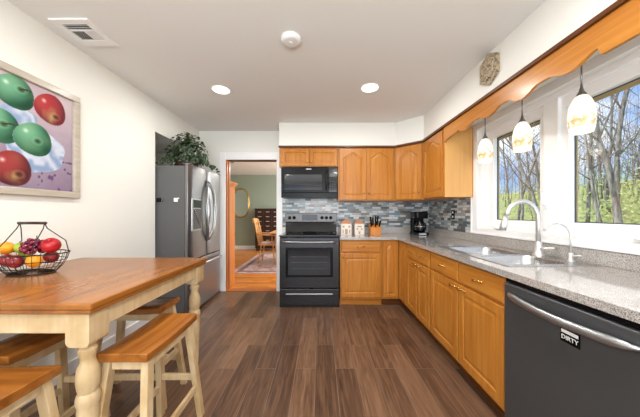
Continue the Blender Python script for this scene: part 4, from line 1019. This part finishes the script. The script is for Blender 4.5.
for (x0, x1, y0, y1) in ((-1.68, .9, 5.0, 5.10), (-1.68, .9, 7.2, 7.3), (-1.68, -1.58, 5.1, 7.2), (.8, .9, 5.1, 7.2)): mb.box(x0, x1, y0, y1, .012, .0135)
mb.build('border', M['rug_border'], rg)
t = thing('dining_table', 'light oak dining table partly seen through the doorway', 'table', (-.5, 6.0, .012))
MB().box(-1.12, .5, 5.5, 6.5, .73, .76).build('tabletop', M['oakchair'], t, .005); MB().box(-1.0, .42, 5.6, 6.42, .67, .73).build('apron', M['oakchair'], t)
for x in (-.97, .39):
    for y in (5.64, 6.38): MB().bar((x, y, .0125), (x, y, .67), .045, .045, .07, .07).build('leg', M['oakchair'], t, .003)
# windsor style chair facing the table (+x)
cx, cy = -1.24, 6.02
t = thing('spindle_armchair', 'light oak spindle-back armchair beside the dining table', 'chair', (cx, cy, .012))
MB().prism(rrect(cx-.20, cx+.22, cy-.22, cy+.22, .06), 'z', .435, .465).build('seat', M['oakchair'], t, .006)
MB().prism(rrect(cx-.17, cx+.19, cy-.19, cy+.19, .06), 'z', .465, .49).build('cushion', M['rug'], t, .008)
for sx in (-1, 1):
    for sy in (-1, 1): MB().tube([(cx+sx*.20, cy+sy*.21, .012), (cx+sx*.165, cy+sy*.18, .2), (cx+sx*.14, cy+sy*.16, .436)], .016, 8, radii=[.012, .02, .014]).build('leg', M['oakchair'], t, smooth=True)
MB().tube([(cx+s_*.0-.17, cy+s_*.19, .2) for s_ in (-1, 1)], .01, 6).build('stretcher', M['oakchair'], t); MB().tube([(cx+.17, cy+s_*.19, .2) for s_ in (-1, 1)], .01, 6).build('stretcher', M['oakchair'], t)
MB().tube([(cx-.18, cy+.2, .46), (cx-.25, cy+.205, .8), (cx-.30, cy+.19, 1.04)], .016, 8).build('back_post', M['oakchair'], t, smooth=True); mb = MB(); mb.tube([(cx-.18, cy-.2, .46), (cx-.25, cy-.205, .8), (cx-.30, cy-.19, 1.04)], .016, 8); mb.build('back_post', M['oakchair'], t, smooth=True)
mb = MB(); pp = [(cx-.31-.02*math.cos(a), cy+.2*math.sin(a), 1.03) for a in [-PI/2+PI*i/10 for i in range(11)]]
mb.hexa([(cx-.33, cy-.22, .96), (cx-.305, cy-.22, .96), (cx-.305, cy+.22, .96), (cx-.33, cy+.22, .96), (cx-.34, cy-.20, 1.06), (cx-.315, cy-.20, 1.06), (cx-.315, cy+.20, 1.06), (cx-.34, cy+.20, 1.06)]); mb.build('crest_rail', M['oakchair'], t, .006)
for k in range(5):
    y = cy-.13+.065*k; MB().tube([(cx-.18, y, .46), (cx-.25, y, .75), (cx-.31, y, .98)], .008, 6).build('spindle', M['oakchair'], t, smooth=True)
for s_ in (-1, 1):
    MB().tube([(cx-.24, cy+s_*.21, .70), (cx-.05, cy+s_*.235, .685), (cx+.16, cy+s_*.235, .675)], .016, 8, flat=1.5).build('arm', M['oakchair'], t, smooth=True)
    MB().tube([(cx+.12, cy+s_*.2, .46), (cx+.13, cy+s_*.232, .675)], .011, 8).build('arm_post', M['oakchair'], t, smooth=True)
t = thing('ceiling_vent', 'small air vent in the dining room ceiling, seen through the doorway', 'vent', (-2.2, 6.15, ZC-.01))
MB().box(-2.32, -2.08, 6.08, 6.22, ZC-.012, ZC).build('frame', M['white_plastic'], t, .003); MB().box(-2.29, -2.11, 6.11, 6.19, ZC-.014, ZC-.011).build('grille', M['slate_side'], t)

# ------------------------------------------------------------------ outdoors beyond the window
def ground_z(x): 
    k = min(max((x-4)/24, 0), 1); return -.9+5.0*k**1.35
mb = MB(); GX = [2.2+i*1.1 for i in range(44)]; GY = [-14+i*2 for i in range(38)]
rnd = random.Random(11); gv = [[mb.bm.verts.new((x, y, ground_z(x)+rnd.uniform(-.08, .08)*(1+x*.03))) for y in GY] for x in GX]
for i in range(len(GX)-1):
    for j in range(len(GY)-1): mb.bm.faces.new((gv[i][j], gv[i+1][j], gv[i+1][j+1], gv[i][j+1]))
g = mb.build('ground', M['grass'], smooth=True); g['kind'] = 'structure'
def branch(mb, p, d, L, r, lvl, rnd, tips):
    n = 5 if lvl else 9; path = [p.copy()]; rad = [r]; q = p.copy(); dd = d.copy()
    for i in range(n):
        dd = (dd+Vector((rnd.uniform(-1, 1), rnd.uniform(-1, 1), rnd.uniform(-.4, .7)))*(.10 if lvl == 0 else .22)).normalized()
        q = q+dd*(L/n); path.append(q.copy()); rad.append(r*(1-.8*(i+1)/n) if lvl else r*(1-.72*(i+1)/n))
    mb.tube(path, r, 6 if lvl == 0 else (5 if lvl == 1 else 3), radii=rad)
    if lvl >= 3: tips.append(q); return
    kids = [9, 5, 4][lvl]
    for k in range(kids):
        i = rnd.randint(3 if lvl == 0 else 1, n); i = min(i, n)
        base = path[i]; a = rnd.uniform(0, 2*PI); side = Vector((math.cos(a), math.sin(a), rnd.uniform(-.1, .7)))
        t_ = (path[i]-path[i-1]).normalized(); nd = (t_*.55+side*.8).normalized()
        branch(mb, base, nd, L*rnd.uniform(.34, .55), rad[i]*.45, lvl+1, rnd, tips)
def tree(x, y, h, r, seed, lean, lb, leaves=0):
    rnd = random.Random(seed); z = ground_z(x)-.15; t = thing('bare_tree', lb, 'tree', (x, y, z), 'trees beyond the window')
    mb = MB(); tips = []; branch(mb, Vector((x, y, z)), Vector((lean[0], lean[1], 1)).normalized(), h, r*.8, 0, rnd, tips); mb.build('trunk_and_branches', M['bark'], t, smooth=True)
    fl_ = MB()
    for q in tips:
        for _ in range(2):
            c = q+Vector((rnd.uniform(-.2, .2), rnd.uniform(-.2, .2), rnd.uniform(-.2, .2))); s = rnd.uniform(.02, .045)
            u = Vector((rnd.uniform(-1, 1), rnd.uniform(-1, 1), rnd.uniform(-1, 1))).normalized(); w = u.orthogonal().normalized()
            fl_.poly([c-u*s, c+w*s*.6, c+u*s, c-w*s*.6])
    fl_.build('spring_buds', M['leaf_tan'], t)
TR = [(9.7, 8.0, 9, .135, 1, (.02, -.02)), (10.6, 9.35, 8, .085, 2, (-.02, .06)), (8.6, 9.6, 8, .10, 3, (.03, .12)), (12.5, 11.7, 9, .12, 4, (0, 0)), (9.2, 11.4, 8, .09, 5, (.05, .05)), (14, 11.8, 10, .15, 6, (0, 0)),
      (13.5, 15.2, 9, .13, 7, (.02, .04)), (16, 13.8, 9, .12, 8, (0, 0)), (11.5, 14.5, 9, .11, 9, (0, 0)), (18, 16, 10, .12, 11, (0, 0)), (15.5, 20.5, 9, .1, 12, (0, 0)), (8.5, 6.0, 8, .10, 13, (0, .02)), (20, 17.5, 10, .13, 15, (0, 0)), (21, 25, 10, .13, 16, (0, 0))]
TLB = ['thick forked grey tree trunk standing right in the larger pane', 'slender leaning grey tree left of the thick forked trunk', 'bare branching tree at the right edge of the smaller pane', 'straight thin tree deeper in the woods behind the larger pane', 'thin bare tree seen through the left half of the smaller pane']
for i, a in enumerate(TR):
    tree(*a[:6], TLB[i] if i < len(TLB) else 'bare grey woodland tree standing deeper in the woods on the slope')
# thin saplings and undergrowth: nobody could count them
mb = MB(); rnd = random.Random(21)
for k in range(150):
    x = rnd.uniform(13, 30); y = x/rnd.uniform(.6, 1.45); z = ground_z(x)-.1; h = rnd.uniform(3.5, 8); r = rnd.uniform(.02, .05); p = [Vector((x, y, z))]
    for j in range(5): p.append(p[-1]+Vector((rnd.uniform(-.2, .2), rnd.uniform(-.2, .2), h/5)))
    mb.tube(p, r, 4, radii=[r*(1-.15*j) for j in range(6)])
    for b in range(7):
        i = rnd.randint(2, 4); q = p[i]; a = rnd.uniform(0, 6.28); L = rnd.uniform(.6, 1.6)
        mb.tube([q, q+Vector((math.cos(a)*L*.5, math.sin(a)*L*.5, L*.35)), q+Vector((math.cos(a)*L*.8, math.sin(a)*L*.8, L))], .012, 3, radii=[r*.5, r*.35, .006])
o = mb.build('sapling_thicket', M['bark'], smooth=True); tagp(o, 'thicket of thin bare saplings on the slope outside the window', 'saplings', kind='stuff')
mb = MB()
for k in range(15000):
    x = rnd.uniform(11, 31); y = x/rnd.uniform(.55, 1.5); z = ground_z(x)+abs(rnd.gauss(0, 1.1)); s = rnd.uniform(.04, .10)
    c = Vector((x, y, z)); u = Vector((rnd.uniform(-1, 1), rnd.uniform(-1, 1), rnd.uniform(-1, 1))).normalized(); w = u.orthogonal().normalized()
    mb.poly([c-u*s, c+w*s*.6, c+u*s, c-w*s*.6])
o = mb.build('spring_undergrowth', M['leaf_spring']); tagp(o, 'fresh green undergrowth leaves among the trees on the slope', 'undergrowth', kind='stuff')
